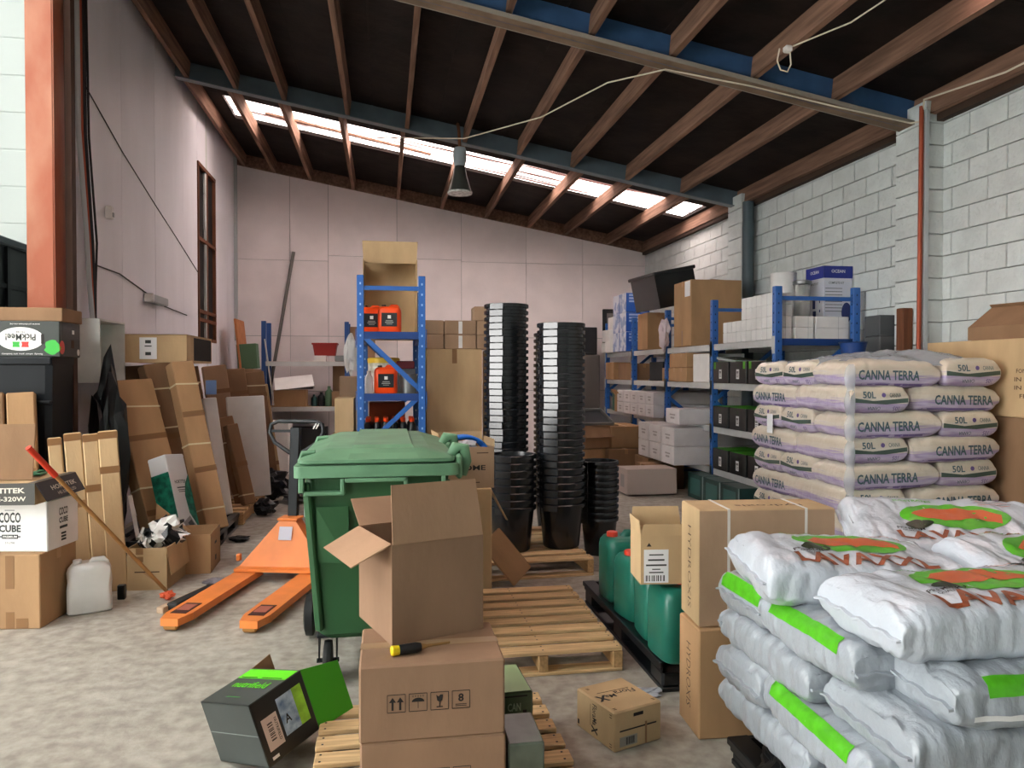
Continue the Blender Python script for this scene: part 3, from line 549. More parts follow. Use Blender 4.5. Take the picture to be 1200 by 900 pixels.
D = (.2, .1, .8)
t = leaner('green and white printed lamp box leaning behind the open carton of rubbish', (-1.6, 6.42, .0), (-1.82, 6.6, .84), .22, .18, mat('lamp_box_white', 'cfcdcd', rough=.5, vary=.02), (.4, .9, 0), (), (), 'lamp_box', 'box')
mxl = MX.Translation((-.1105, 0, .43)) @ MX((V((0, -1, 0)), V((0, 0, 1)), V((-1, 0, 0)))).transposed().to_4x4(); patch(t, mxl @ MX.Translation((0, -.05, 0)), .178, .72, teal, 'green_panel'); text(t, mxl @ MX.Translation((.0, -.2, .002)) @ MX.Rotation(pi / 2, 4, 'Z'), 'HORTITEK', .25, .04, white_ink, .02)
mxf = MX.Translation((0, -.0905, .43)) @ MX.Rotation(pi / 2, 4, 'X'); text(t, mxf @ MX.Translation((0, .22, .001)), 'HORTITEK', .13, .03, ink_grey, .02); lines(t, mxf @ MX.Translation((0, .15, .001)), 1, [(.02, .1, .01), (0, .09, .006), (-.015, .08, .006)], ink_grey)
B().poly([mxf @ V(p) for p in ((.11, .28, .001), (.11, -.2, .001), (.03, -.05, .001), (.02, .1, .001), (.05, .2, .001))]).build('leaf_print', teal, t); patch(t, mxf @ MX.Translation((.01, -.15, .0012)) @ MX.Rotation(.5, 4, 'Z'), .1, .12, mat('photo_grey', '8d8785'), 'picture'); patch(t, mxf @ MX.Translation((.02, -.14, .002)) @ MX.Rotation(.5, 4, 'Z'), .05, .05, ink_grey, 'picture')
patch(t, MX.Translation((0, 0, .866)), .221, .181, whitec, 'end_cap')
# open carton of rubbish in front of them
D = (.27, .42, .3); t = open_carton('front open carton with cut flaps holding crumpled black and white packaging', D, (-1.66, 5.82, 0), -4, kraft_l, {'right': (172, .2), 'front': (178, .06)})
lines(t, fmx(D, 'front', 0, -.02, .0015), 1, [(0, .17, .008)], inkb); patch(t, fmx(D, 'front', -.05, .1), .05, .1, tape_d, 'tape'); patch(t, fmx(D, 'front', .05, -.08, .001, -38), .2, .012, kraft, 'stick_print')
D = (.32, .4, .3); t = open_carton('rear open carton with black printing beside the black plastic pallet', D, (-1.5, 6.2, 0), 2, kraft, {}); lines(t, fmx(D, 'right', .0, .05, .0015), 1, [(0, .08, .02), (-.12, .05, .04)], ink, 'print_block')
def crumple(name, label, cat, loc, sx, sy, sz, mats, seed=0, amp=.35, fr=2.2, sub=3):
    b = B(); bmesh.ops.create_icosphere(b.bm, subdivisions=sub, radius=1)
    for v in b.bm.verts:
        p = v.co.copy(); n = mnoise.turbulence_vector(p * fr + V((seed * 7.1, 3, 1)), 3, False); v.co = p * (.75 + amp * n.x) + n * amp * .4; v.co.x *= sx; v.co.y *= sy; v.co.z *= sz
    z = min(v.co.z for v in b.bm.verts)
    for v in b.bm.verts: v.co.z -= z
    if len(mats) > 1:
        for f in b.bm.faces:
            c = f.calc_center_median(); f.material_index = 1 if mnoise.noise(c * (3 / max(sx, sz)) * .5 + V((seed, 0, 0))) > .02 else 0
    o = b.build(name, mats, loc=loc); return tag(o, label, cat)
crumple('plastic_bag', 'crumpled black and white plastic bag stuffed in the open carton on the left', 'bag', (-1.62, 5.86, .22), .16, .13, .14, [whitec, blackpl], 2, .5, 2.6)
crumple('plastic_bag', 'smaller crumpled white bag hanging at the left rim of the open carton', 'bag', (-1.74, 5.82, .24), .08, .09, .09, [whitec, blackpl], 5, .5, 2.6)
tag(B().bar((-1.82, 5.9, .3), (-1.9, 5.98, .62), .03, .004).build('paper_strip', whitec), 'curled white strip standing up behind the open carton', 'strip')
tag(B().prism([(-1.78, 6.18, .3), (-1.52, 6.18, .3), (-1.78, 6.2, .52)], (0, .006, 0)).build('cardboard_scrap', kraft), 'triangular cardboard scrap sticking up behind the crumpled bag', 'cardboard')
# things on the floor by the forks
t = thing('timber_offcut', 'black topped pale timber strip on the floor beside the left fork', 'offcut', (-1.34, 5.28, 0), -22); B().box((0, 0, .02), (.05, .5, .04), bev=.004).build('timber_strip', mat('offcut_wood', 'b39b82', rough=.8), t); B().box((.05, .03, .03), (.08, .46, .05), bev=.008).build('black_cover', rubber, t)
crumple('rag', 'small orange rag on the floor in front of the open carton', 'rag', (-1.47, 5.35, 0), .06, .05, .035, [mat('orange_cloth', 'd8603f', rough=.8)], 3)
crumple('plastic_scrap', 'crumpled grey plastic scrap on the floor behind the left fork', 'scrap', (-1.22, 5.66, 0), .12, .07, .03, [mat('grey_scrap', '6d6870', rough=.5)], 4)
crumple('rag', 'black rag lying by the far end of the pallets on the left', 'rag', (-1.33, 7.1, 0), .12, .08, .03, [rubber], 7)
crumple('black_bag', 'heap of black plastic on the floor behind the pump truck handle', 'bag', (-1.35, 9.3, 0), .25, .2, .22, [blackpl], 8)
crumple('black_bag', 'low black heap on the floor left of the pump truck shaft', 'bag', (-1.3, 8.35, 0), .14, .1, .12, [blackpl], 9)
crumple('netting', 'flat dark netting spilled on the floor right of the pump truck shaft', 'netting', (-.95, 9.1, 0), .35, .16, .06, [rubber], 11, .5)
crumple('black_bag', 'dark bag of rubbish under the open metal cabinet', 'bag', (-2.28, 6.62, .0), .2, .15, .98, [blackpl, blackpl], 14, .35, 2)
# back corner: panel, green box, pole
tag(B().box((0, 0, .55), (.03, .7, 1.1), rot=(0, rad(-6), 0)).build('plywood_panel', mat('orange_ply', 'b8764a', rough=.8, nz=.1), loc=(-2.3, 12.7, 1.3)), 'orange brown plywood panel standing at the back left corner', 'panel')
tag(B().box((0, 0, .2), (.3, .25, .4), rot=(0, rad(-4), 0), bev=.006).build('green_folder_box', mat('dull_green', '4c6a4e', rough=.6), loc=(-2.18, 12.5, 1.6)), 'dull green box on top of the cartons at the back left corner', 'box')
tag(B().box((0, 0, .8), (.5, .9, 1.6), bev=.01).build('stacked_carton', kraft_d, loc=(-2.3, 12.6, 0)), 'dark brown carton pile end under the plywood panel at the back left', 'carton')
tag(B().tube([(-2.22, 13.56, 0.0), (-1.62, 13.79, 3.7)], .03, 10).build('steel_pole', mat('pole_grey', '6d6a66', rough=.5, metal=.3), smooth=50), 'long grey pole leaning on the back wall in the left corner', 'pole')
# ------------------------------------------------------------------ pallet jack
t = thing('pallet_jack', 'orange hand pallet truck with black tow handle on the open floor', 'pallet truck', (-1.04, 4.62, 0), -14.5)
for s in (-1, 1):
    x = s * .245; b = B(); h = .085
    pts = [(x - .055, 0), (x + .055, 0), (x + .083, .12), (x + .083, 1.15), (x - .083, 1.15), (x - .083, .12)]
    b.loft([[(px, py, z) for px, py in pts] for z in (.035, .08)] ); fk = b.build('fork', jackor, t)
    B().box((x, .2, .0815), (.1, .2, .003)).build('roller_slot', mat('slot_dark', '3a1a14', rough=.6), fk); B().box((x, .21, .084), (.08, .11, .004)).build('roller_plate', mat('roller_red', 'a0594a', rough=.5), fk)
    B().lathe([(0, -.05), (.035, -.05), (.035, .05), (0, .05)], 14, mx=MX.Translation((x, .22, .035)) @ MX.Rotation(pi / 2, 4, 'Y')).build('load_roller', mat('nylon', '8a7a60', rough=.5), fk, smooth=40)
    B().box((x, .03, .03), (.09, .05, .045), bev=.01).build('fork_tip', mat('worn_tip', '9a6a30', rough=.6), fk)
b = B(); b.prism([(-.33, 1.02, .085), (.33, 1.02, .085), (.33, 1.15, .085), (-.33, 1.15, .085)], (0, 0, .02)); b.build('heel_plate', jackor, t)
b = B(); b.loft([[(-.33, 1.1, .10), (.33, 1.1, .10), (.33, 1.2, .10), (-.33, 1.2, .10)], [(-.06, 1.22, .43), (.06, 1.22, .43), (.06, 1.34, .43), (-.06, 1.34, .43)]]); b.box((0, 1.28, .435), (.16, .14, .02), bev=.005); b.build('pyramid_body', jackor, t)
patch(t, MX.Translation((-.0, 1.175, .34)) @ MX.Rotation(rad(72), 4, 'X'), .1, .1, mat('sticker_grey', 'bcbcc8'), 'sticker'); B().box((-.35, 1.15, .16), (.03, .04, .05), bev=.005).build('pivot_lug', jackor, t); B().box((.35, 1.15, .16), (.03, .04, .05), bev=.005).build('pivot_lug', jackor, t)
B().lathe([(0, -.03), (.09, -.03), (.09, .03), (0, .03)], 20, mx=MX.Translation((0, 1.38, .09)) @ MX.Rotation(pi / 2, 4, 'Y')).build('steer_wheel', rubber, t, smooth=40)
B().tube([(0, 1.38, .1), (0, 1.37, .42)], .05, 12).build('pump_post', darkst, t, smooth=40)
b = B(); b.bar((0, 1.33, .38), (0, 1.4, 1.12), .075, .05, bev=.006); b.build('tow_shaft', darkst, t)
b = B(); hl = [(-.04, 1.385, .92), (-.17, 1.4, 1.0), (-.215, 1.41, 1.08), (-.205, 1.415, 1.14), (-.15, 1.42, 1.165), (.15, 1.42, 1.165), (.205, 1.415, 1.14), (.215, 1.41, 1.08), (.17, 1.4, 1.0), (.04, 1.385, .92)]; b.tube(hl, .016, 10); b.build('handle_loop', mat('handle_grey', '22272a', rough=.4), t, smooth=50)
B().bar((-.2, 1.41, 1.09), (.02, 1.41, 1.09), .015, .02).build('release_lever', darkst, t)
for i in range(2): B().box((.15 + i * .022, 1.4, 1.13), (.008, .012, .05), rot=(0, rad(30), 0)).build('white_mark', white_ink, t)
# ------------------------------------------------------------------ green wheelie bin
t = thing('wheelie_bin', 'large four wheeled green rubbish bin with closed ribbed lid', 'bin', (-.04, 4.25, 0), 0)
def rr(hx, hy, z, r=.06, n=5):
    p = []
    for cx, cy, a0 in ((1, 1, 0), (-1, 1, 90), (-1, -1, 180), (1, -1, 270)):
        for k in range(n): a = rad(a0 + 90 * k / (n - 1)); p.append((cx * (hx - r) + r * cos(a), cy * (hy - r) + r * sin(a), z))
    return p
b = B(); b.loft([rr(.27, .46, .22), rr(.295, .49, .25), rr(.322, .53, .6), rr(.352, .575, 1.05), rr(.352, .575, 1.09)]); b.build('tub', greenpl, t, smooth=35)
b = B(); b.loft([rr(.375, .6, 1.04, .04), rr(.395, .62, 1.045, .04), rr(.395, .62, 1.10, .04), rr(.37, .6, 1.102, .04)]); b.build('rim', greenlid, t, smooth=35)
b = B()
for (x0, x1, z0, z1) in ((-.37, -.345, .92, .99), (-.345, -.16, .905, .925), (-.175, -.155, .905, .985), (-.155, .145, .965, .985), (.125, .145, .905, .985), (.145, .33, .905, .925), (.31, .33, .905, .99)):
    b.box(((x0 + x1) / 2, -.6, (z0 + z1) / 2 + .055), (x1 - x0, .05, z1 - z0), bev=.004)
b.build('rim_bracket', greenlid, t)
B().prism([(-.29, -.535, .62), (-.29, -.588, .9), (-.14, -.588, .9), (-.14, -.575, .62)], (0, .002, 0)).build('recess_panel', greenpl, t)
for x in (-.285, .285): B().bar((x, -.49, .27), (x * 1.18, -.59, 1.02), .04, .03, bev=.008).build('corner_rib', greenpl, t)
b = B(); b.loft([rr(.375, .60, 1.108, .05), rr(.38, .605, 1.113, .05), rr(.38, .605, 1.128, .05), rr(.36, .58, 1.138, .05), rr(.26, .54, 1.17, .05), rr(.25, .53, 1.175, .05)]); ld = b.build('lid', greenlid, t, smooth=30)
b = B(); b.loft([[(-.14, -.6, 1.13), (.2, -.6, 1.13), (.2, .57, 1.13), (-.14, .57, 1.13)], [(-.12, -.5, 1.19), (.17, -.5, 1.19), (.17, .52, 1.19), (-.12, .52, 1.19)]]); b.build('raised_panel', greenlid, ld)
for y in (-.42, .42):
    B().tube([(-.37, y - .1, 1.12), (-.36, y - .1, 1.155), (-.30, y - .1, 1.16)], .012, 8).build('handle_rib', greenlid, ld, smooth=50)
    B().tube([(-.335, y - .11, 1.13), (-.355, y - .09, 1.135), (-.355, y + .09, 1.135), (-.335, y + .11, 1.13)], .014, 8).build('lid_handle', greenlid, ld, smooth=50)
B().lathe([(.03, 1.17), (.032, 1.176), (.02, 1.177), (.018, 1.15)], 16, mx=MX.Translation((-.25, -.1, -.025))).build('vent_ring', mat('ring_dark', '2d5a3a'), ld)
for y in (-.5, .12):
    B().tube([(.27, y, 1.14), (.32, y, 1.10), (.36, y, 1.12), (.39, y, 1.17), (.43, y, 1.165), (.44, y, 1.1), (.42, y, 1.03)], [.02, .025, .028, .032, .032, .03, .025], 10).build('hinge', greenlid, t, smooth=50)
    B().box((.40, y, 1.08), (.03, .16, .12), bev=.01).build('hinge_plate', greenlid, t)
B().lathe([(0, -.02), (.04, -.02), (.045, 0), (.04, .02), (0, .02)], 14, mx=MX.Translation((-.36, -.25, .83)) @ MX.Rotation(pi / 2, 4, 'Y')).build('lifting_trunnion', condg, t)
for x in (-.25, .25):
    for y in (-.40, .40):
        w = B().lathe([(0, -.022), (.07, -.022), (.095, -.018), (.1, 0), (.095, .018), (.07, .022), (0, .022)], 22, mx=MX.Translation((x, y - .03, .1)) @ MX.Rotation(pi / 2, 4, 'Y')).build('wheel', rubber, t, smooth=40)
        b = B(); b.box((x, y, .225), (.1, .1, .012)); [b.prism([(x + s * .04, y - .045, .1), (x + s * .04, y - .015, .1), (x + s * .04, y + .04, .22), (x + s * .04, y - .04, .22)], (s * .006, 0, 0)) for s in (-1, 1)]; b.tube([(x - .055, y - .03, .1), (x + .055, y - .03, .1)], .012, 8); b.build('caster_fork', darkst, w)
w = B().lathe([(0, -.03), (.09, -.03), (.12, -.02), (.12, .02), (.09, .03), (0, .03)], 24, mx=MX.Translation((-.40, .22, .13)) @ MX.Rotation(pi / 2, 4, 'Y')).build('side_wheel', rubber, t, smooth=40)
B().tube([(-.41, .22, .13), (-.28, .22, .13)], .03, 10).build('axle', darkst, w)
# ------------------------------------------------------------------ centre: cartons on the foreground pallet
D = (.462, .36, .243)
ICN = []
def care_marks(t, D):
    for i in range(4):
        m = fmx(D, 'front', -.115 + i * .068, .0, .001); s = .056; b = B()
        for (x, y, w, h) in ((0, s / 2, s, .002), (0, -s / 2, s, .002), (s / 2, 0, .002, s), (-s / 2, 0, .002, s)): b.box((x, y, 0), (w, h, .0006), mx=m)
        if i == 0:
            for sx in (-.012, .012): b.poly([m @ V((sx + px, py, .0005)) for px, py in ((-.011, .004), (.011, .004), (0, .02))]); b.box((sx, -.008, 0), (.007, .026, .0006), mx=m)
        elif i == 1:
            b.poly([m @ V((.02 * cos(rad(a)), .002 + .013 * sin(rad(a)), .0005)) for a in range(0, 181, 20)]); b.box((0, -.008, 0), (.002, .022, .0006), mx=m)
            for k in range(5): b.box((-.016 + k * .008, .02, 0), (.002, .006, .0006), mx=m)
        elif i == 2:
            b.poly([m @ V(p) for p in ((-.011, .02, .0005), (-.003, .014, .0005), (.002, .02, .0005), (.011, .02, .0005), (.008, .002, .0005), (0, -.004, .0005), (-.008, .002, .0005))]); b.box((0, -.01, 0), (.003, .016, .0006), mx=m); b.box((0, -.019, 0), (.02, .003, .0006), mx=m)
        else: b.box((0, -.015, 0), (.036, .002, .0006), mx=m); b.box((0, -.02, 0), (.036, .002, .0006), mx=m)
        b.build('care_mark', ink, t)
        if i == 3: text(t, m @ MX.Translation((0, .006, .0)), '8', .018, .026, ink, .03)
bxm = mat('stack_cardboard', '93755e', **KR)
for i, (lb, z, dx) in enumerate((('lower of two brown cartons with care marks on the foreground pallet', .14, .004), ('upper of two brown cartons with care marks under the open carton', .384, 0))):
    t = carton(lb, D, (.146 + dx, 2.53, z), -.6 + i * .4, bxm, True, tpm=mat('faint_tape', 'a08263', rough=.4), group=None); care_marks(t, D)
t = open_carton('tall open carton with big raised flaps on top of the carton stack', (.345, .35, .34), (.121, 2.74, .628), 20, bxm, {'front': (-12, .20), 'left': (115, .15), 'back': (60, .16)}, mi=mat('flap_cardboard', 'a38268', **KR))
crumple('packing_paper', 'torn crumpled pale paper edge inside the open carton behind the big flap', 'paper', (.05, 2.62, .9), .03, .03, .06, [mat('torn_paper', 'bfae94', rough=.9)], 21)
t = thing('packing_knife', 'yellow and black handled packing knife lying on the carton stack', 'knife', (.015, 2.425, .645), 14)
B().lathe([(0, 0), (.014, 0), (.017, .004), (.015, .028), (0, .028)], 12, mx=MX.Rotation(pi / 2, 4, 'Y')).build('yellow_butt', mat('yellow_plastic', 'e6c519', rough=.4), t); B().lathe([(0, .026), (.016, .026), (.017, .085), (.013, .1), (0, .1)], 12, mx=MX.Rotation(pi / 2, 4, 'Y')).build('black_grip', rubber, t, smooth=40); B().lathe([(0, .1), (.012, .1), (.006, .12), (.004, .2), (0, .2)], 10, mx=MX.Rotation(pi / 2, 4, 'Y')).build('blade', mat('brass_brown', '8d6a3c', rough=.5), t, smooth=40)
# green wrapped boxes on the pallet
grbx = mat('wrapped_green_card', '44563c', rough=.3, coat=.4, nz=.25, nsc=12); D = (.3, .26, .11)
for i, z in enumerate((.14, .252)):
    t = carton('%s of two film wrapped dark green boxes behind the brown carton stack' % ('lower', 'upper')[i], D, (.38, 2.82, z), 3, grbx, False)
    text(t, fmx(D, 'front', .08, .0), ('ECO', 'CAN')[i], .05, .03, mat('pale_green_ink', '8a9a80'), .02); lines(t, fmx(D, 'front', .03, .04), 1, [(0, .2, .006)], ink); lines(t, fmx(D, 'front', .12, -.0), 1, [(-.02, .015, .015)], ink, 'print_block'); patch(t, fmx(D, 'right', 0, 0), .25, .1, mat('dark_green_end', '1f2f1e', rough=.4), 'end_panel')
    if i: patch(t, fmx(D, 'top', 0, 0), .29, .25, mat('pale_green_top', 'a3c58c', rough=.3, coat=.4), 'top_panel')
t = carton('grey wrapped box on the pallet at the right side of the brown carton stack', (.12, .22, .2), (.45, 2.47, .14), 0, mat('wrapped_grey_card', '515a50', rough=.3, coat=.4, nz=.2, nsc=12), False)
# nutrifield box, tipped over the pallet edge
bx, ay, cz = .2484, .3235, .253
zz = V((.671, .713, .206)).normalized(); yy = V((-.296, .003, .955)); yy = (yy - zz * yy.dot(zz)).normalized(); xx = yy.cross(zz)
ctr = V((-.506, 2.857, .314)) + zz * bx / 2 + xx * ay / 2 - yy * cz / 2
m = MX((xx, yy, zz)).transposed().to_4x4(); m.translation = ctr - zz * bx / 2
W_, D_, H_ = ay, cz, bx
t = thing('tipped_carton', 'open black and lime green printed carton tipped over the pallet edge', 'box', mx=m); b = B(); th = .005
b.box((0, 0, th / 2), (W_, D_, th))
for s in (-1, 1): b.box((0, s * (D_ / 2 - th / 2), H_ / 2), (W_, th, H_)); b.box((s * (W_ / 2 - th / 2), 0, H_ / 2), (th, D_ - .01, H_))
nfm = mat('charcoal_card_gloss', '3c4240', rough=.38, spec=.5, nz=.08, nsc=6); b.build('box_body', nfm, t)
ytop = 1 if (m.to_3x3() @ V((0, 1, 0))).z > 0 else -1
DD = (W_, D_, H_); ff = 'back' if ytop > 0 else 'front'
sgn = 1
fm = fmx(DD, ff, 0, 0, .001)
patch(t, fm @ MX.Translation((0, .083, 0)), W_ * .98, .065, greenc, 'green_band'); text(t, fm @ MX.Translation((0, .005, .001)), 'nutrifield', .22, .04, greenc, .01); lines(t, fm @ MX.Translation((0, -.08, .001)), 1, [(0, .09, .005)], mat('dull_green_ink', '3f7a3a')); lines(t, fm @ MX.Translation((0, .055, .002)), 1, [(0, .27, .004)], ink)
b = B(); b.poly([fm @ V((-.01 + .018 * cos(k / 12 * 2 * pi), .06 + .012 * sin(k / 12 * 2 * pi), .0025)) for k in range(12)]); b.build('leaf_logo', greenc, t)
sidef = 'left'; sm = fmx(DD, 'left', 0, 0, .001) @ MX.Rotation(pi / 2, 4, 'Z'); patch(t, sm, H_ * .97, D_ * .97, blackc, 'black_panel')
sm2 = sm @ MX.Translation((0, 0, .0012)); blu = mat('picture_blue', '3f5f8c', rough=.4, nz=.7, nsc=18, col2='b9cfe0'); patch(t, sm2 @ MX.Translation((.02, .01, 0)), .075, .15, blu, 'picture'); patch(t, sm2 @ MX.Translation((.08, .01, 0)), .045, .15, mat('picture_green', '8cc43a', rough=.4, nz=.3, nsc=18), 'picture')
text(t, sm2 @ MX.Translation((.01, -.005, .001)), 'A', .028, .035, ink, .02); patch(t, sm2 @ MX.Translation((-.065, -.015, .0)), .07, .125, mat('pinkish_label', 'cbb8ae', rough=.6)); lm = sm2 @ MX.Translation((-.065, -.015, .001)) @ MX.Rotation(-pi / 2, 4, 'Z'); barcode(t, lm @ MX.Translation((0, -.005, 0)), .075, .022); text(t, lm @ MX.Translation((.0, .022, 0)), 'NUTRIFIELD', .09, .011, ink); lines(t, sm2 @ MX.Translation((-.085, -.105, 0)), 1, [(0, .03, .012)], whitec, 'print_block')
patch(t, MX.Translation((0, .0, -.0008)), .32, .003, mat('crease_pale', '7d8581'), 'crease')
for nm, hp, al, dr, w2, ln, mt in (('flap', (-W_ / 2, 0, H_), (0, 1, 0), (-.12, -.18, 1), D_, .17, greend), ('flap', (W_ / 2, 0, H_), (0, 1, 0), (.25, .2, 1), D_, .12, kraft_d), ('flap', (0, D_ / 2, H_), (1, 0, 0), (0, -.9, .5), W_, .1, kraft_d), ('flap', (0, -D_ / 2, H_), (1, 0, 0), (0, -.2, 1), W_, .1, kraft_d)):
    hp = V(hp); al = V(al); dr = V(dr).normalized(); nn = al.cross(dr) * .004
    B().prism([hp - al * w2 / 2, hp + al * w2 / 2, hp + al * (w2 / 2 - .02) + dr * ln, hp - al * (w2 / 2 - .02) + dr * ln], nn).build(nm, mt, t)
# floramax box
D = (.245, .275, .165); t = carton('small closed carton with bold black printing alone on the floor in the foreground', D, (.982, 3.05, 0), 19, kraft_l, False)
text(t, fmx(D, 'top', .04, .01, .001, 195 - 19), 'Flora', .1, .035, ink, .01); text(t, fmx(D, 'top', -.04, .0, .001, 195 - 19), 'Ma', .05, .03, ink, .02); text(t, fmx(D, 'top', -.085, -.005, .001, 195 - 19), 'X', .055, .055, ink, .04); lines(t, fmx(D, 'top', .0, -.035 + .075, .001, -4), 1, [(0, .16, .003)], ink)
text(t, fmx(D, 'left', .0, .035, .001, -90), 'Flora', .055, .032, ink, .01); text(t, fmx(D, 'left', 0, -.01, .001, -90), 'Ma', .03, .03, ink, .02); text(t, fmx(D, 'left', .0, -.045, .001, -90), 'X', .035, .045, ink, .04); lines(t, fmx(D, 'left', -.03, .01, .001, -90), 1, [(0, .09, .002)], ink); lines(t, fmx(D, 'left', -.12, -.055), 1, [(0, .012, .02)], ink, 'care_mark')
for u, v in ((-.09, .1), (.1, -.11), (-.1, -.11)): lines(t, fmx(D, 'top', u, v), 1, [(.005, .015, .003), (-.005, .015, .003)], inkb, 'care_mark')
for u, v in ((.115, .06), (.115, -.06)): lines(t, fmx(D, 'left', u, v), 1, [(.005, .015, .003), (-.005, .015, .003)], inkb, 'care_mark')
lines(t, fmx(D, 'front', .0, .055), 1, [(0, .05, .014), (-.055, .19, .006)], ink, 'print_block'); patch(t, fmx(D, 'front', -.05, -.045), .09, .04, mat('dull_label', '8f8a80')); barcode(t, fmx(D, 'front', -.04, -.045, .002), .045, .03); patch(t, fmx(D, 'front', .04, -.03), .01, .09, tape_d, 'tape')
# ------------------------------------------------------------------ pots
def potproto(r, h):
    t = thing('plant_pot', 'x', 'pot'); k = r / .19
    B().lathe([(0, .004), (.135 * k, 0), (.145 * k, .01), (.176 * k, h - .05), (.178 * k, h), (.17 * k, h), (.135 * k, .02), (0, .02)], 30).build('pot_body', potpl, t, smooth=40)
    B().lathe([(.176 * k, h), (.192 * k, h - .001), (.196 * k, h - .006), (.194 * k, h - .032), (.186 * k, h - .034), (.178 * k, h - .03)], 30).build('rim', potpl, t, smooth=40)
    a = rad(-90 - 38); b = B(); b.box((0, 0, 0), (.008, .125 * k, .05), bev=.002, mx=MX.Rotation(a, 4, 'Z') @ MX.Translation((.1975 * k, 0, h - .027))); b.build('grip_tab', pottab, t)
    return t
P1 = potproto(.19, .36); P2 = potproto(.16, .32); used = {}
def ordw(k):
    a = ['zeroth', 'first', 'second', 'third', 'fourth', 'fifth', 'sixth', 'seventh', 'eighth', 'ninth', 'tenth', 'eleventh', 'twelfth', 'thirteenth', 'fourteenth', 'fifteenth', 'sixteenth', 'seventeenth', 'eighteenth', 'nineteenth', 'twentieth']
    return a[k] if k <= 20 else ('thirtieth' if k == 30 else 'twenty ' + a[k - 20])
def potstack(P, x, y, z, n, sp, what, r0=0):
    rnd = random.Random(int(x * 100))
    for i in range(n):
        lb = f'{ordw(n - i)} pot from the top of the {what}'; g = f'pots nested in the {what}'
        if i == 0: lb = f'lowest pot of the {what}'; g = 'lowest pots'
        elif i == n - 1: lb = f'topmost pot of the {what}'; g = 'topmost pots'
        if P.name not in used: used[P.name] = 1; o = P; o.location = (x, y, z); o['label'] = lb; o['group'] = g
        else: o = dup(P, (x, y, z), 0, lb, g)
        o.location = (x + (rnd.random() - .5) * .004, y + (rnd.random() - .5) * .004, z + i * sp); o.rotation_euler = (0, 0, rad(r0 + (rnd.random() - .5) * 3))
potstack(P1, 1.40, 5.86, .14, 26, .0577, 'tall right stack of black pots')
potstack(P1, 1.04, 6.42, .14, 30, .0565, 'tallest left stack of black pots', 3)
potstack(P1, .985, 5.8, .14, 8, .0575, 'short front left stack of black pots', 8)
potstack(P1, 1.58, 6.9, .0, 28, .0577, 'dark rear stack between the tall ones')
potstack(P2, 1.80, 6.12, 0, 10, .053, 'short stack of smaller pots right of the pallet', -30)
# HOME carton with hose
D = (.36, .34, .28); t = carton('lower brown carton with a torn open flap standing under the hose carton', (.42, .36, .76), (.5, 5.17, 0), 0, kraft_l, False)
B().prism([(.21, -.17, .74), (.21, .12, .74), (.34, .05, .5), (.33, -.1, .52)], (.004, 0, .004)).build('torn_flap', kraft_l, t)
t = open_carton('open lettered carton holding a coiled blue hose', D, (.535, 5.17, .76), 5, kraft_g, {'left': (15, .1), 'back': (10, .08), 'right': (3, .05)}, mi=kraft_l); text(t, fmx(D, 'front', .02, .0), 'HOME', .2, .035, ink, .02); lines(t, fmx(D, 'front', .02, -.1), 1, [(0, .12, .006)], inkb); lines(t, fmx(D, 'front', .1, .1), 1, [(0, .08, .006)], inkb)
t = thing('hose_coil', 'coil of bright blue hose standing in the open lettered carton', 'hose', (.54, 5.17, .97), 6)
for i in range(7):
    r = .165 - .008 * (i % 3); B().tube([((r) * cos(k / 32 * 2 * pi), -.045 + i * .016 + .006 * sin(k / 32 * 4 * pi + i), r * .8 * sin(k / 32 * 2 * pi)) for k in range(32)], .0095, 8, True).build('hose_loop', hoseb, t, smooth=60)
crumple('plastic_wrap', 'clear crumpled plastic wrapping inside the blue hose coil', 'wrapping', (.53, 5.12, .98), .09, .05, .06, [mat('cloudy_plastic', 'b9bcc4', rough=.3, spec=.6)], 31)
leaner('brown cardboard flap leaning on the pallet in front of the short pot stack', (.98, 5.3, .06), (.74, 5.3, .36), .2, .008, kraft, (.8, .3, .1), (), (), 'cardboard_flap', 'cardboard')
# ------------------------------------------------------------------ jerrycans on the black pallet
for i, (x, y, lb) in enumerate(((1.45, 4.42, 'green jerrycan with red cap farthest back on the black pallet'), (1.445, 4.07, 'second green jerrycan from the back on the black pallet'), (1.45, 3.75, 'third green jerrycan from the back, half hidden under the open bottle carton'), (1.43, 3.47, 'front green jerrycan with orange red cap under the open bottle carton'))):
    jerry('jerrycan', lb, 'jerrycan', .26, .27, (.40, .37, .38, .37)[i], (x, y, .15), (0, 8, -4, 3)[i], jerrygr, redcap, 'green jerrycans on the black pallet', capx=-.26 if i != 3 else .05)
D = (.26, .22, .235); t = open_carton('open topped carton with white barcode label standing on the green jerrycans', D, (1.345, 3.49, .53), -6, kraft_l, {'front': (2, .055), 'back': (8, .1), 'right': (4, .05), 'left': (6, .07)})
patch(t, fmx(D, 'front', -.055, -.03), .12, .16, paper, 'label'); lm = fmx(D, 'front', -.055, -.03, .002); lines(t, lm, 1, [(.055, .07, .006), (.03, .08, .008), (.005, .1, .008), (-.015, .04, .005), (-.03, .07, .006)], ink_grey); barcode(t, lm @ MX.Translation((0, -.058, 0)), .1, .028)
f = fmx(D, 'front', .1, .07, .001); b = B(); b.poly([f @ V(p) for p in ((-.01, 0, 0), (.01, 0, 0), (0, .022, 0))]); b.box((0, -.015, 0), (.007, .03, .0006), mx=f); b.build('arrow_mark', ink, t)
f = fmx(D, 'front', -.09, .065, .001); b = B(); b.poly([f @ V(p) for p in ((-.012, 0, 0), (.012, 0, 0), (0, .018, 0))]); b.build('arrow_mark', ink, t)
crumple('plastic_scrap', 'scrap of clear film on the floor by the near end of the black pallet', 'scrap', (1.22, 3.38, 0), .1, .06, .02, [mat('cloudy_plastic', 'b9bcc4')], 33)
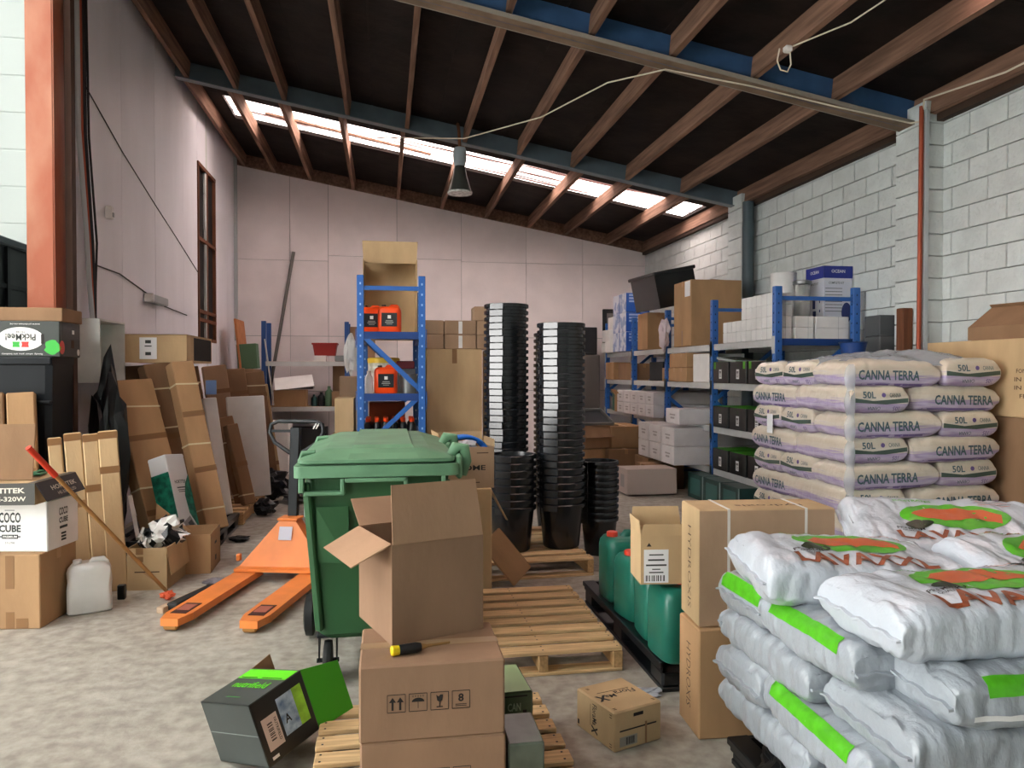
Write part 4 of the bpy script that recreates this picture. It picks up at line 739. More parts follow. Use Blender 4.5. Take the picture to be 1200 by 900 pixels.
# tall boxes
D = (.6, .24, .465); t = carton('lower long brown carton standing on the floor beside the grey bags', D, (1.6, 3.03, 0), -3, kraft, False); text(t, fmx(D, 'left', .0, .0, .001, -90), 'HYDROXIS', .28, .05, inkb, -.01)
patch(t, fmx(D, 'front', -.06, 0), .012, .46, mat('clear_strap', 'c3ab8c', rough=.3), 'strap')
D = (.6, .24, .5); t = carton('upper long brown carton with white straps and upside down printing beside the grey bags', D, (1.615, 3.05, .466), -5, kraft_l, False); text(t, fmx(D, 'left', 0, -.02, .001, -90), 'HYDROXIS', .36, .04, inkb, -.01); text(t, fmx(D, 'top', .04, -.03, .001, 180), 'hydroxis', .3, .05, inkb, .01)
patch(t, fmx(D, 'front', 0, -.0), .595, .49, kraft_g, 'painted_shade_face')  # darker sheet paints shade over the whole front face
for u in (-.17, .17): B().box((u, -.1215, .25), (.012, .002, .5)).box((u, 0, .501), (.012, .245, .002)).build('strap', mat('white_pp_strap', 'd8d4cc', rough=.4), t)
# ------------------------------------------------------------------ bags
def bagmesh(L, Wd, T, mt, seed, nx=2.6, wr=.006, pinch=7, seam=True, nu=44, nv=40, puff=1.0):
    """pillow bag: length along x, base at z=0"""
    b = B(); rings = []; nx += .8
    def P(s, a):
        t = T * max(.0, (1 - abs(s) ** pinch)) ** .38; t = max(t, .012); w = Wd * (1 - .10 * (1 - abs(s) ** 4) * 0 - .03 * abs(s) ** 6)
        c, sn = cos(a), sin(a); e = 2 / nx
        y = w / 2 * math.copysign(abs(c) ** e, c); z = t / 2 * math.copysign(abs(sn) ** (e * puff), sn); x = L / 2 * s
        q = V((x * 6 + seed * 3.3, y * 6, z * 9)); k = abs(s) ** 4
        n = mnoise.noise(q) * .008 + mnoise.noise(q * 2.7) * .005
        fold = (abs(mnoise.noise(V((x * 16 + seed, y * 3.5, z * 4)))) - .25) * wr * 2.2 + sin(y * 55 + 9 * mnoise.noise(q)) * wr * k * (1 if abs(s) < .985 else .3) + sin(x * 46 + mnoise.noise(q * .8) * 7) * wr * .35 * (1 - abs(sn) ** 3) - max(0, .16 - abs(mnoise.noise(V((x * 5 + seed * 1.7, y * 3, z * 5 + seed))))) * wr * 9 * (.35 + .65 * abs(s)) - max(0, .1 - abs(mnoise.noise(V((x * 11 + y * 4 + seed * 2.3, y * 2, z * 3))))) * wr * 7
        d = V((0, c * .6, sn)) * (n + fold) * (1 if abs(s) < .98 else .25)
        return V((x, y, z)) + d
    for i in range(nu + 1):
        u = -1 + 2 * i / nu; s = math.copysign(1 - (1 - abs(u)) ** 1.6, u); rings.append([P(s, 2 * pi * k / nv) for k in range(nv)])
    zmin = min(p.z for r in rings for p in r)
    for r in rings:
        for p in r: p.z -= zmin
    b.loft(rings); tree_src = [p.copy() for r in rings for p in r]
    bmesh.ops.recalc_face_normals(b.bm, faces=b.bm.faces[:]); bv = BVHTree.FromBMesh(b.bm)
    return b.mesh('bag_body', mt, 60), bv
def drape(bv, pts, faces, m, name, material, parent, off=.003):
    """project flat print (2D pts in frame m, normal m.z) on the bag"""
    b = B(); vs = []; n = (m.to_3x3() @ V((0, 0, 1))).normalized()
    tb = bmesh.new(); tv = [tb.verts.new(p) for p in pts]
    for f in faces:
        try: tb.faces.new([tv[i] for i in f])
        except ValueError: pass
    bmesh.ops.triangulate(tb, faces=tb.faces[:])
    for _ in range(3):
        es = [e for e in tb.edges if e.calc_length() > .035]
        if not es: break
        bmesh.ops.subdivide_edges(tb, edges=es, cuts=1); bmesh.ops.triangulate(tb, faces=tb.faces[:])
    kill = []
    for v in tb.verts:
        o = m @ v.co + n * .5; h = bv.ray_cast(o, -n)
        if h[0] is None: kill.append(v)
        else: v.co = h[0] + n * off
    bmesh.ops.delete(tb, geom=kill, context='VERTS')
    me = bpy.data.meshes.new(name); tb.to_mesh(me); tb.free(); me.materials.append(material)
    me.polygons.foreach_set('use_smooth', [True] * len(me.polygons)); return put(name, me, parent)
def dtext(bv, m, t, w, h, mt, parent, bold=.02, name='lettering', off=.003):
    vs, fs = textmesh(t, bold); return drape(bv, [V((v.x * w, v.y * h, 0)) for v in vs], fs, m, name, mt, parent, off)
def dpoly(bv, m, pts, mt, parent, name='print', off=.0022, n=None):
    return drape(bv, [V((x, y, 0)) for x, y in pts], [tuple(range(len(pts)))], m, name, mt, parent, off)
def dgrid(bv, m, w, h, mt, parent, name, off=.005):
    nx, ny = max(2, int(w / .03)), max(2, int(h / .03)); P_ = [V((-w / 2 + w * i / nx, -h / 2 + h * j / ny, 0)) for j in range(ny + 1) for i in range(nx + 1)]
    return drape(bv, P_, [(j * (nx + 1) + i, j * (nx + 1) + i + 1, (j + 1) * (nx + 1) + i + 1, (j + 1) * (nx + 1) + i) for j in range(ny) for i in range(nx)], m, name, mt, parent, off)
def ddisc(bv, m, rx, ry, mt, parent, name, off=.0025):
    P_ = [V((0, 0, 0))]; F_ = []; n = 28
    for r in range(1, 6):
        for k in range(n): P_.append(V((rx * r / 5 * cos(2 * pi * k / n), ry * r / 5 * sin(2 * pi * k / n), 0)))
    for k in range(n): F_.append((0, 1 + k, 1 + (k + 1) % n))
    for r in range(4):
        for k in range(n): a = 1 + r * n + k; c2 = 1 + r * n + (k + 1) % n; F_.append((a, a + n, c2 + n, c2))
    return drape(bv, P_, F_, m, name, mt, parent, off)
def FR(ox, oy, oz, ux, vx, ang=0):
    U, Vv = V(ux), V(vx); m = MX((U, Vv, U.cross(Vv))).transposed().to_4x4(); m.translation = (ox, oy, oz); return m @ MX.Rotation(rad(ang), 4, 'Z')
TOPF = lambda x, y, a=0: FR(x, y, 0, (1, 0, 0), (0, 1, 0), a)
FRNT = lambda x, z, a=0: FR(x, 0, z, (1, 0, 0), (0, 0, 1), a)          # seen from -Y
LEFT = lambda y, z, a=0: FR(0, y, z, (0, -1, 0), (0, 0, 1), a)         # seen from -X
BACK = lambda x, z, a=0: FR(x, 0, z, (-1, 0, 0), (0, 0, 1), a)
# --- lilac soil bags on a pallet, prototypes: long side seen from -Y (A) and end seen from -Y (E)
def soil_long(seed, mirror=False):
    t = thing('soil_bag', 'x', 'bag'); me, bv = bagmesh(.72, .47, .214, lilac, seed, 3.4, .005); put('bag_body', me, t)
    for F in (FRNT, BACK):
        dtext(bv, F(-.06 if not mirror else .06, .105), 'CANNA TERRA', .48, .07, bagteal, t, .025)
        dpoly(bv, F(0, .04), [(-.27, -.004), (.27, -.012), (.27, .008), (-.27, .004)], bagpur, t, 'stripe_print')
    return t
def soil_end(seed):
    t = thing('soil_bag', 'x', 'bag'); me, bv = bagmesh(.42, .62, .205, lilac, seed, 3.2, .004, 9); 
    # long axis along Y: rotate mesh so that the end is seen from -Y
    me.transform(MX.Rotation(0, 4, 'Z')); put('bag_body', me, t)
    return t
def soil_endbag(seed):
    t = thing('soil_bag', 'x', 'bag'); me, bv = bagmesh(.72, .47, .214, lilac, seed, 3.6, .005, 14); put('bag_body', me, t)
    LF = LEFT
    for sgn, F in ((1, LEFT), (-1, lambda y, z, a=0: FR(0, y, z, (0, 1, 0), (0, 0, 1), a))):
        dtext(bv, F(.08 * sgn, .15), '50L', .10, .048, bagteal, t, .02); ddisc(bv, F(-.03 * sgn, .15), .016, .016, bagpur, t, 'dot_print'); dtext(bv, F(-.12 * sgn, .15), 'CANNA', .09, .03, bagteal, t, .005)
        dpoly(bv, F(0, .1), [(-.22, .03), (-.05, .008), (.22, .03), (.22, -.0), (.05, -.016), (-.22, -.004)], bagsw, t, 'swoosh_print')
        dtext(bv, F(.04 * sgn, .055, 180), 'CANNA', .1, .025, bagteal, t, .005); dtext(bv, F(-.13 * sgn, .055, 180), '105', .05, .03, bagpur, t, .01)
    return t
LP = [soil_long(3), soil_long(11, True)]; EP = [soil_endbag(5), soil_endbag(17)]
CX0, CY0, CZ0, LH = 3.2, 4.72, .15, .182
pallet('wooden pallet under the stack of lilac soil bags', 1.15, 1.3, .14, (CX0 + .6, CY0 + .68, 0), 0, 7, .1, seed=12)
ORD = ['top', 'second', 'third', 'fourth', 'fifth', 'sixth', 'seventh', 'bottom']
first = set(); rb = random.Random(5)
def placebag(P, x, y, z, rz, lb, g='lilac soil bags on the wrapped pallet'):
    if P.name not in first: first.add(P.name); o = P; o['label'] = lb; o['group'] = g
    else: o = dup(P, (0, 0, 0), 0, lb, g)
    o.location = (x + rb.uniform(-.012, .012), y + rb.uniform(-.012, .012), z); o.rotation_euler = (rad(rb.uniform(-1, 1)), rad(rb.uniform(-1, 1)), rad(rz + rb.uniform(-1.5, 1.5)))
for k in range(8):
    z = CZ0 + (7 - k) * LH; L_ = ORD[k]; lay = f'lilac soil bag, {L_} layer of the wrapped stack' if k else 'lilac soil bag, top layer of the wrapped stack'
    if k % 2 == 0:   # ends at the right front, long at the left front
        if k == 0: EPk = 0
        placebag(LP[0], CX0 + .36, CY0 + .235, z, 0, lay + ', long side at front left'); placebag(EP[0], CX0 + .96, CY0 + .36, z, 90, lay + ', printed end at front right')
        placebag(EP[1] if k % 4 else EP[0], CX0 + .36, CY0 + .69, z, 0, lay + ', end on the left face, middle'); placebag(EP[1], CX0 + .36, CY0 + 1.14, z, 0, lay + ', end on the left face, far corner')
        if k == 0: placebag(LP[1], CX0 + .96, CY0 + 1.07, z, 90, lay + ', rear right, under the film')
    else:
        placebag(EP[0], CX0 + .235, CY0 + .36, z, 90, lay + ', printed end at the near corner'); placebag(LP[1], CX0 + .84, CY0 + .235, z, 0, lay + ', long side at front right')
        placebag(LP[0], CX0 + .235, CY0 + 1.05, z, -90, lay + ', long side at the far left')
# clear film: gathered edge at the near corner, a strip on the left face, and the crumpled top sheet
zt = CZ0 + 8 * LH + .02
def crumpsheet(b, cx, cy, w, d, z, h, seed, th=.012):
    n = 26; G_ = []
    for j in range(n + 1):
        r = []
        for i in range(n + 1):
            x, y = (i / n - .5), (j / n - .5); e = max(0, 1 - (max(abs(x), abs(y)) * 2) ** 6)
            q = V((x * 1.6 + seed, y * 3.2 + x * 1.5, seed * 2.1)); zz_ = h * e * (.35 + .9 * abs(mnoise.noise(q)) + .35 * abs(mnoise.noise(q * 3)))
            r.append(b.bm.verts.new((cx + x * w + .02 * mnoise.noise(q * 2), cy + y * d + .02 * mnoise.noise(q * 2.3), z + zz_)))
        G_.append(r)
    for j in range(n):
        for i in range(n): b._f([G_[j][i], G_[j][i + 1], G_[j + 1][i + 1], G_[j + 1][i]])
film2 = mat('crumpled_film', 'aeb6bd', rough=.2, spec=.6, alpha=.75, bump=.4, bsc=10)
t = thing('stretch_film', 'crumpled clear stretch film gathered over the top and corner of the lilac bags', 'film', (CX0, CY0, 0))
b = B(); crumpsheet(b, .33, .68, .6, 1.2, zt - .03, .09, 1); b.build('top_sheet', film2, t, smooth=80); b = B(); crumpsheet(b, .74, .62, .75, 1.2, zt - .03, .12, 4); b.build('top_sheet', film2, t, smooth=80)
b = B(); n = 60; A_ = []
for i in range(n + 1):
    z = .3 + (zt - .32) * i / n; fr = abs(sin((z - CZ0) / LH * pi)) ** .5; r = []
    for k in range(9):
        a = rad(180 + 20 + 50 * k / 8); o = .05 * fr - .03 + .006 * mnoise.noise(V((k * 2, z * 25, 1)))
        r.append(b.bm.verts.new((.055 + (.07 + o) * cos(a), .055 + (.07 + o) * sin(a), z)))
    A_.append(r)
for p, q in zip(A_, A_[1:]):
    for k in range(8): b._f([p[k], p[k + 1], q[k + 1], q[k]])
b.build('corner_gather', filmc, t, smooth=80)
tag(B().box((0, 0, 0), (.003, .09, .16)).build('pallet_label', paper, loc=(CX0 - .025, CY0 + 1.05, 1.12)), 'white delivery label stuck on the left face of the lilac bag stack', 'label')
# --- grey bags in the foreground
def greybag(label, x, y, z, rz, seed, L=.64, Wd=.43, T=.165, kind='plain', tilt=(0, 0), mt=None, top=False):
    t = thing('substrate_bag', label, 'bag', (x - .04, y - .1, z), 0, 'grey substrate bags in the foreground stack', rot=(rad(tilt[0]), rad(tilt[1]), rad(rz)))
    me, bv = bagmesh(L, Wd, T, mt or (bagtop if top else bagw), seed, 3.0, .0075, 14, nu=96, nv=80); put('bag_body', me, t)
    # heat sealed fins at both ends
    for s in (-1, 1):
        b = B(); n = 14; r0 = []; zc = T / 2 + .003
        for i in range(n + 1):
            yy_ = (i / n - .5) * Wd * .95; w_ = .006 * sin(i * 1.9 + seed); r0.append([(s * (L / 2 - .02), yy_, zc - .004), (s * (L / 2 + .014), yy_, zc + w_ - .003), (s * (L / 2 + .014), yy_, zc + w_ + .003), (s * (L / 2 - .02), yy_, zc + .006)])
        b.loft(r0); b.build('sealed_end', mt or (bagtop if top else bagw), t, smooth=60)
    if 'E' in kind:      # green band along the upper end edges
        dgrid(bv, FR(-L / 2 + .02, 0, T * .70, (0, -1, 0), (.75, 0, .66)), Wd * .8, .05, baggr, t, 'green_band'); lines_ = None
    if 'S' in kind: dgrid(bv, FR(0, -Wd / 2 + .02, T * .8, (1, 0, 0), (0, .8, .6)), L * .72, .05, baggr, t, 'green_band')
    if 'H' in kind: dgrid(bv, FR(0, 0, T * .38, (1, 0, 0), (0, 0, 1)), L * .86, .014, whitec, t, 'pale_seam', .004)
    if 'B' in kind:
        dgrid(bv, FR(L / 2 - .05, 0, 0, (0, 1, 0), (-1, 0, 0)) if False else TOPF(L / 2 - .07, .02, 0), .09, Wd * .8, bagdk, t, 'dark_band')
    if top:
        o = {'n': 0, 'f': 180}[kind[-1]] if kind[-1] in 'nf' else 0; M = TOPF(0, 0, o)
        ddisc(bv, M @ MX.Translation((.02, .03, 0)), .2, .115, baggr, t, 'green_oval'); ddisc(bv, M @ MX.Translation((-.13, -.05, 0)), .05, .03, bagdk, t, 'dark_print', .0032)
        dpoly(bv, M @ MX.Translation((.03, .04, 0)), [(-.17, -.01), (-.11, .05), (.02, .065), (.11, .05), (.16, -.005), (.14, -.075), (.1, -.04), (.04, -.035), (-.04, -.065), (-.12, -.055)], bagor, t, 'orange_swatch', .0040)
        dtext(bv, M @ MX.Translation((.0, -.145, 0)), 'LAVAXXL', .46, .075, bagbr, t, .03, off=.004)
        dtext(bv, M @ MX.Translation((-.17, -.085, 0)), 'PREMIUM', .1, .018, ink, t, .01); dtext(bv, M @ MX.Translation((-.17, -.108, 0)), 'QUALITY', .07, .015, ink, t, .01)
        dtext(bv, M @ MX.Translation((-.1, .175, 0)), 'SUBSTRATES', .15, .02, baggr, t, .02)
        for i in range(4): dgrid(bv, M @ MX.Translation((.2, .185 - i * .016, 0)), .14 - .02 * (i % 2), .004, bagor if i % 2 else ink_grey, t, 'small_print')
    return t
t = thing('plastic_pallet', 'black plastic pallet under the grey bags in the right foreground', 'pallet', (1.84, 2.26, 0)); plpal(t, 1.0, .94, .11, 7)
crumple('plastic_sheet', 'black plastic sheeting bunched between the pallet and the lowest grey bags', 'sheet', (1.86, 2.25, .0), 0.78, .72, .16, [blackpl], 41, .12, 2.5, 5)
BZ, BT = .19, .143
g = greybag
g('grey bag, lowest layer, long side along the left face', 1.56, 2.55, BZ, 90, 1, kind='S'); g('grey bag, lowest layer, front corner under the others', 1.63, 1.98, BZ, 0, 2, Wd=.42); g('grey bag, lowest layer, right of the corner', 2.05, 2.5, BZ, 90, 3)
g('grey bag, second layer, end showing at the far left', 1.64, 2.66, BZ + BT, 0, 4, Wd=.36); g('grey bag, second layer, green edged long side at the near left', 1.53, 2.2, BZ + BT, -92, 5, kind='S', L=.62, Wd=.42); g('grey bag, second layer, front right', 2.0, 1.98, BZ + BT, 0, 6)
g('grey bag, third layer, long side along the left face', 1.54, 2.52, BZ + 2 * BT, -90, 7); g('wrinkled grey bag, third layer, long front face at the bottom right', 1.72, 1.96, BZ + 2 * BT, -2, 8, L=.72)
g('grey bag, fourth layer, green printed end at the far left', 1.65, 2.66, BZ + 3 * BT, 0, 9, Wd=.36, kind='E'); g('grey bag, fourth layer, green edged side at the middle of the left face', 1.52, 2.24, BZ + 3 * BT, -90, 10, L=.54, Wd=.40, kind='S'); g('grey bag with green edged front and pale seam, fourth layer at the right', 1.78, 1.92, BZ + 3 * BT, -3, 12, L=.66, kind='SH')
g('grey bag, fourth layer, inner right, under the printed bags', 2.05, 2.5, BZ + 3 * BT, 90, 13)
g('printed bag on top at the left, its corner drooping', 1.63, 2.48, BZ + 4 * BT, -9, 14, L=.70, Wd=.44, T=.17, kind='n', tilt=(3, 3), top=True)
g('printed bag on top at the back right, facing the lilac stack', 2.28, 2.76, BZ + 4 * BT + .02, -22, 15, L=.74, Wd=.54, T=.18, kind='n', tilt=(15, 0), top=True)
g('printed grey bag with dark green end on top, nearest the camera', 1.74, 2.0, BZ + 4 * BT, -2, 16, L=.76, Wd=.42, T=.175, kind='Bn', tilt=(0, 0), top=True)
g('printed bag at the right edge between the nearest and back bags', 2.28, 2.26, BZ + 4 * BT + .02, -8, 18, L=.66, Wd=.4, T=.16, kind='n', tilt=(12, 0), top=True)
# ------------------------------------------------------------------ shelving
def uprightmesh(h, wx, wy, m, face='x'):
    b = B(); b.box((0, 0, h / 2), (wx, wy, h), bev=.004); return b.mesh('upright', m)
def slots(n, h, wx, wy, fx=-1, fy=-1):
    b = B()
    for k in range(n):
        z = .12 + k * (h - .2) / (n - 1)
        b.box((0, fy * (wy / 2 + .0005), z), (.014, .002, .02)); b.box((fx * (wx / 2 + .0005), 0, z), (.002, .014, .02))
    return b
def rack(label, loc, depth, ys, shelves, h, beam_m, up=(.08, .06), endb=(), rz=0, cat='rack', hole=None, boardm=None, diag=((.5, 1.2), (1.2, 1.9))):
    t = thing('shelving_rack', label, cat, loc, rz); um = uprightmesh(h, up[0], up[1], rackblue); sm = slots(int(h / .1), h, up[0], up[1]).mesh('slot_holes', hole or mat('slot_hole', '12305c')); fm_ = B().box((0, 0, .006), (up[0] * 1.5, up[1] * 1.5, .012)).mesh('foot_plate', rackblue)
    for y in ys:
        for x in (0, depth):
            u = put('upright', um, t, None, (x, y, 0)); put('slot_holes', sm, u); put('foot_plate', fm_, u)
        B().box((depth / 2, y, h - .12), (depth, .03, .04)).build('cross_brace', rackblue, t); B().box((depth / 2, y, .15), (depth, .03, .04)).build('cross_brace', rackblue, t)
        for k, (a, c) in enumerate(diag):
            B().bar((0, y, c if k % 2 == 0 else a), (depth, y, a if k % 2 == 0 else c), .03, .045).build('diagonal_brace', rackblue, t)
    for y0, y1 in zip(ys, ys[1:]):
        L = y1 - y0 - up[1]; yc = (y0 + y1) / 2
        for z in shelves:
            for x in (0, depth):
                b = B(); sg = -1 if x == 0 else 1; b.box((x, yc, z - .04), (.04, L, .075), bev=.003)
                for e in (-1, 1): b.box((x + sg * .042 * 0 + (-.0425 if x == 0 else .0425), yc + e * (L / 2 + up[1] / 2), z - .06), (.006, up[1] * .9, .18))
                b.build('beam', beam_m, t)
            B().box((depth / 2, yc, z - .008), (depth - .06, L, .016)).build('shelf_board', boardm or board, t)
    for z in endb: B().box((depth / 2, ys[0], z - .04), (depth, .04, .07)).build('end_beam', mat('rack_dark_blue', '1f3f7a', rough=.4), t)
    return t
RX = 3.96; RY = [7.06, 8.54, 10.05, 11.5, 12.97]; SH = (.38, .89, 1.42, 1.89)
rack('long run of blue and white boltless shelving along the right block wall', (RX, 0, 0), .88, RY, SH, 2.43, rackgrey, endb=(1.9,))
def onshelf(label, x0, x1, y0, y1, z, h, m=None, tp=True, **k):
    return carton(label, (x1 - x0, y1 - y0, h), ((x0 + x1) / 2, (y0 + y1) / 2, z + .001), k.pop('rz', 0), m, tp, **k)
Z1, Z2, Z3, Z4 = SH
# top shelf, nearest bay: white cartons, buckets, kit box
def whitebox(lb, x0, x1, y0, y1, z, h): 
    t = onshelf(lb, x0, x1, y0, y1, z, h, whitec, False, group='small white cartons on the top right shelf', name='white_carton'); B().box(((x1 - x0) * .18, 0, h / 2), (.006, y1 - y0 + .002, h + .002)).box((0, -(y1 - y0) * 0, h / 2), (x1 - x0 + .002, .006, h + .002)).build('seam_tape', mat('seam_grey', 'c3c5c6'), t)
n = 0
for j, y in enumerate((7.14, 7.37, 7.60, 7.83, 8.06)):
    for k in range(4 if j < 3 else 2):
        whitebox('small white carton on the top shelf, column %s from the near end, row %s' % (('one', 'two', 'three', 'four', 'five')[j], ('one', 'two', 'three', 'four')[k]), 3.95, 4.17, y, y + .22, Z4 + k * .121, .12)
for k in range(2): whitebox('small white carton behind the end frame, middle, %s' % ('below', 'above')[k], 4.2, 4.41, 7.12, 7.27, Z4 + k * .121, .12); whitebox('small white carton behind the end frame, right, %s' % ('below', 'above')[k], 4.43, 4.81, 7.12, 7.27, Z4 + k * .121, .12)
for k in range(2): whitebox('taller white carton behind the small ones, %s' % ('below', 'above')[k], 4.3, 4.55, 7.62, 7.87, Z4 + k * .23, .225)
tag(B().lathe([(0, 0), (.13, 0), (.14, .3), (.145, .31), (.13, .31), (0, .305)], 24).build('white_bucket', jugw, smooth=40, loc=(4.42, 7.75, Z4 + .46)), 'white bucket on the white cartons, left of the glass cylinder', 'bucket').location.z = Z4 + .46
t = thing('glass_cylinder', 'clear smoky glass cylinder standing behind the end frame on the top shelf', 'cylinder', (4.45, 7.42, Z4)); gl = mat('smoky_clear_plastic', 'c9ccc6', rough=.1, alpha=.35, spec=.6)
B().lathe([(.085, 0), (.085, .62), (.08, .62), (.08, .01), (0, .01)], 20).build('cylinder_wall', gl, t, smooth=40); B().lathe([(.088, .6), (.10, .61), (.10, .64), (.08, .65), (0, .65)], 20).build('metal_cap', greyst, t, smooth=40); B().lathe([(0, .5), (.03, .5), (.03, .6)], 10).build('inner_tube', greyst, t)
D = (.34, .34, .80); t = carton('tall white and blue printed kit box behind the end frame of the top shelf', D, (4.8, 7.47, Z4), 0, mat('kit_white', 'c9ccd6', rough=.5), False); kb = mat('kit_blue', '1f2f86', rough=.4)
for f_ in ('left', 'front'):
    w_ = .34; m_ = fmx(D, f_, 0, .335, .001); patch(t, m_, w_, .13, kb, 'blue_band'); text(t, m_ @ MX.Translation((0, .01, .001)), 'OCEAN', .16, .035, white_ink, .02); text(t, fmx(D, f_, -.02, .22, .001), 'COMPLETE KIT', .18, .025, ink_grey, .01)
lines(t, fmx(D, 'front', -.05, 0, .001), 1, [(.16 - k * .035, .2, .006) for k in range(8)], ink_grey); m_ = fmx(D, 'front', .1, -.1, .0015); B().poly([m_ @ V((.06 * cos(k / 20 * 2 * pi), .11 * sin(k / 20 * 2 * pi), 0)) for k in range(20)]).build('round_picture', mat('pic_navy', '2a3568'), t)
b = B(); m_ = fmx(D, 'left', 0, -.06, .0015)
for (x, y, w, h) in ((-.01, .06, .05, .1), (0, -.06, .06, .09), (-.1, .06, .015, .03), (-.1, -.03, .015, .03), (.1, .08, .015, .03), (.1, -.02, .02, .03), (.03, .12, .015, .05)): b.box((x, y, 0), (w, h, .0006), mx=m_)
b.build('picture', mat('pic_blue_ink', '27366e'), t)
t = carton('dark grey appliance carton right of the end frame against the block wall', (.3, .23, .2), (4.83, 6.565, 1.9), 0, mat('grey_tote', '4d5154', rough=.5), False)
tag(B().box((0, 0, .95), (.3, .23, 1.898), bev=.01).build('grey_cupboard', mat('grey_cupboard', '55585a', rough=.5), loc=(4.83, 6.565, 0)), 'dark grey cupboard standing between the rack end and the brown post', 'cupboard')
tag(B().lathe([(0, 0), (.09, 0), (.12, .16), (.13, .165), (.12, .17), (0, .1)], 20).build('blue_bucket', mat('navy_bucket', '1c3f7d', rough=.4), smooth=40, loc=(4.3, 6.3, 1.66)), 'navy blue bucket peeking over the lilac bags beside the grey cupboard', 'bucket')
tag(B().box((0, 0, .83), (.4, .3, 1.658), bev=.01).build('carton_pile', kraft_d, loc=(4.3, 6.3, 0)), 'brown carton pile under the navy bucket, hidden by the lilac bags', 'carton')
# top shelf, farther bays
D = (.7, .58, .86); t = onshelf('very large brown carton on the top shelf beside the first inner upright', 3.9, 4.6, 9.1, 9.68, Z4, .86, kraft); patch(t, fmx(D, 'left', .17, .32), .17, .2, paper, 'label'); patch(t, fmx(D, 'left', .0, -.32), .05, .2, tape_d, 'tape'); B().box((.1, -.1, .864), (.3, .3, .004), rot=(0, rad(3), 0)).build('loose_flap', kraft_d, t)
onshelf('mid sized brown carton on the top shelf under the tilted black crate', 3.86, 4.2, 10.62, 11.05, Z4, .55, kraft)
t = thing('plastic_crate', 'big black plastic crate tilted on top of the mid sized carton', 'crate', rot=(rad(0), rad(-12), rad(6)), loc=(4.14, 10.55, 2.52)); b = B(); b.box((0, 0, .02), (.62, .8, .04)); [b.box((s * .3, 0, .25), (.03, .8, .5)) for s in (-1, 1)]; [b.box((0, s * .39, .25), (.6, .03, .5)) for s in (-1, 1)]; b.build('crate_body', blackpl, t); B().box((0, -.41, .5), (.68, .05, .05), bev=.01).box((0, .41, .5), (.68, .05, .05), bev=.01).box((-.32, 0, .5), (.05, .84, .05), bev=.01).box((.32, 0, .5), (.05, .84, .05), bev=.01).build('rim', blackpl, t)
crumple('plastic_bag', 'pale pinkish plastic bag hanging over the top shelf edge by the large carton', 'bag', (3.88, 10.0, Z4 - .06), .08, .16, .28, [mat('pink_film', 'cdbfc6', rough=.35)], 51, .3)
lb_blue = mat('blue_white_card', '8fa3c9', rough=.45, nz=.3, nsc=6, col2='d5dae6', lo=.45, hi=.55); lb_deep = mat('deep_blue_card', '2456a8', rough=.45)
for j in range(2):
    for k in range(3):
        D = (.4, .34, .315); t = onshelf('blue and white printed box, %s column, %s of its stack on the top shelf' % (('near', 'far')[j], ('bottom', 'middle', 'top')[k]), 3.86, 4.26, 11.62 + j * .36, 11.96 + j * .36, Z4 + k * .318, .315, lb_blue, False, group='blue printed boxes on the top right shelf')
        patch(t, fmx(D, 'front', 0, 0), .4, .31, lb_deep, 'blue_side'); lines(t, fmx(D, 'front', -.06, .05, .002), 1, [(.07, .18, .03), (.02, .18, .03), (-.03, .18, .03)], mat('pale_blue_ink', '9db4dc'), 'print_block')
for i, (x0, x1, y0, y1, h, z) in enumerate(((3.84, 4.1, 12.45, 12.72, .2, 0), (3.84, 4.1, 12.74, 12.95, .18, 0), (3.84, 4.1, 12.45, 12.9, .2, .2), (3.9, 4.2, 12.4, 12.75, .22, .4))): onshelf('white carton at the far end of the top shelf, %s' % ('near bottom', 'far bottom', 'second layer', 'topmost')[i], x0, x1, y0, y1, Z4 + z, h, whitec, False, group='white cartons at the far end of the top shelf')
t = thing('picture_frame', 'grey black framed screen standing at the far end of the top shelf', 'frame', (3.95, 13.0, Z4)); B().box((.3, 0, .4), (.75, .04, .8), bev=.01).build('frame', blackpl, t); B().box((.3, -.022, .4), (.6, .004, .65)).build('panel', mat('panel_grey', '6d6a68', rough=.4), t)
tag(B().box((0, 0, .25), (.4, .3, .5), bev=.01).build('black_case', blackpl, loc=(3.62, 13.3, 1.87)), 'black case at the far back corner beyond the white cartons', 'case'); tag(B().box((0, 0, .93), (.5, .4, 1.868), bev=.01).build('grey_locker', mat('locker_grey', '5a5552', rough=.6), loc=(3.62, 13.35, 0)), 'dull grey locker in the far right corner under the black case', 'locker')
# second shelf
onshelf('plain white carton on the second shelf at the first inner upright', 3.93, 4.4, 8.62, 9.1, Z3, .36, whitec, False)
for i, (y, k) in enumerate(((9.2, 0), (9.2, 1), (9.55, 0), (9.55, 1), (9.93, 0))): onshelf('brown carton on the second shelf, %s' % ('near pair, lower', 'near pair, upper', 'middle pair, lower', 'middle pair, upper', 'single at the far side')[i], 3.88 + .04 * (i // 2), 4.3, y, y + .34, Z3 + k * .192, .19, kraft, group='brown cartons on the second right shelf')
onshelf('black box standing on the second shelf past the brown cartons', 3.98, 4.4, 10.3, 10.85, Z3, .28, mat('matt_black_box', '1d2022'), False)
onshelf('long dark brown carton on the second shelf, third bay', 3.95, 4.35, 11.55, 12.3, Z3, .27, kraft_d)
for i in range(3): onshelf('small upright brown carton at the far end of the second shelf, %s' % ('nearest', 'middle', 'farthest')[i], 3.9, 4.2, 12.4 + i * .17, 12.55 + i * .17, Z3, .3, kraft, False, group='upright cartons at the far end of the second shelf')
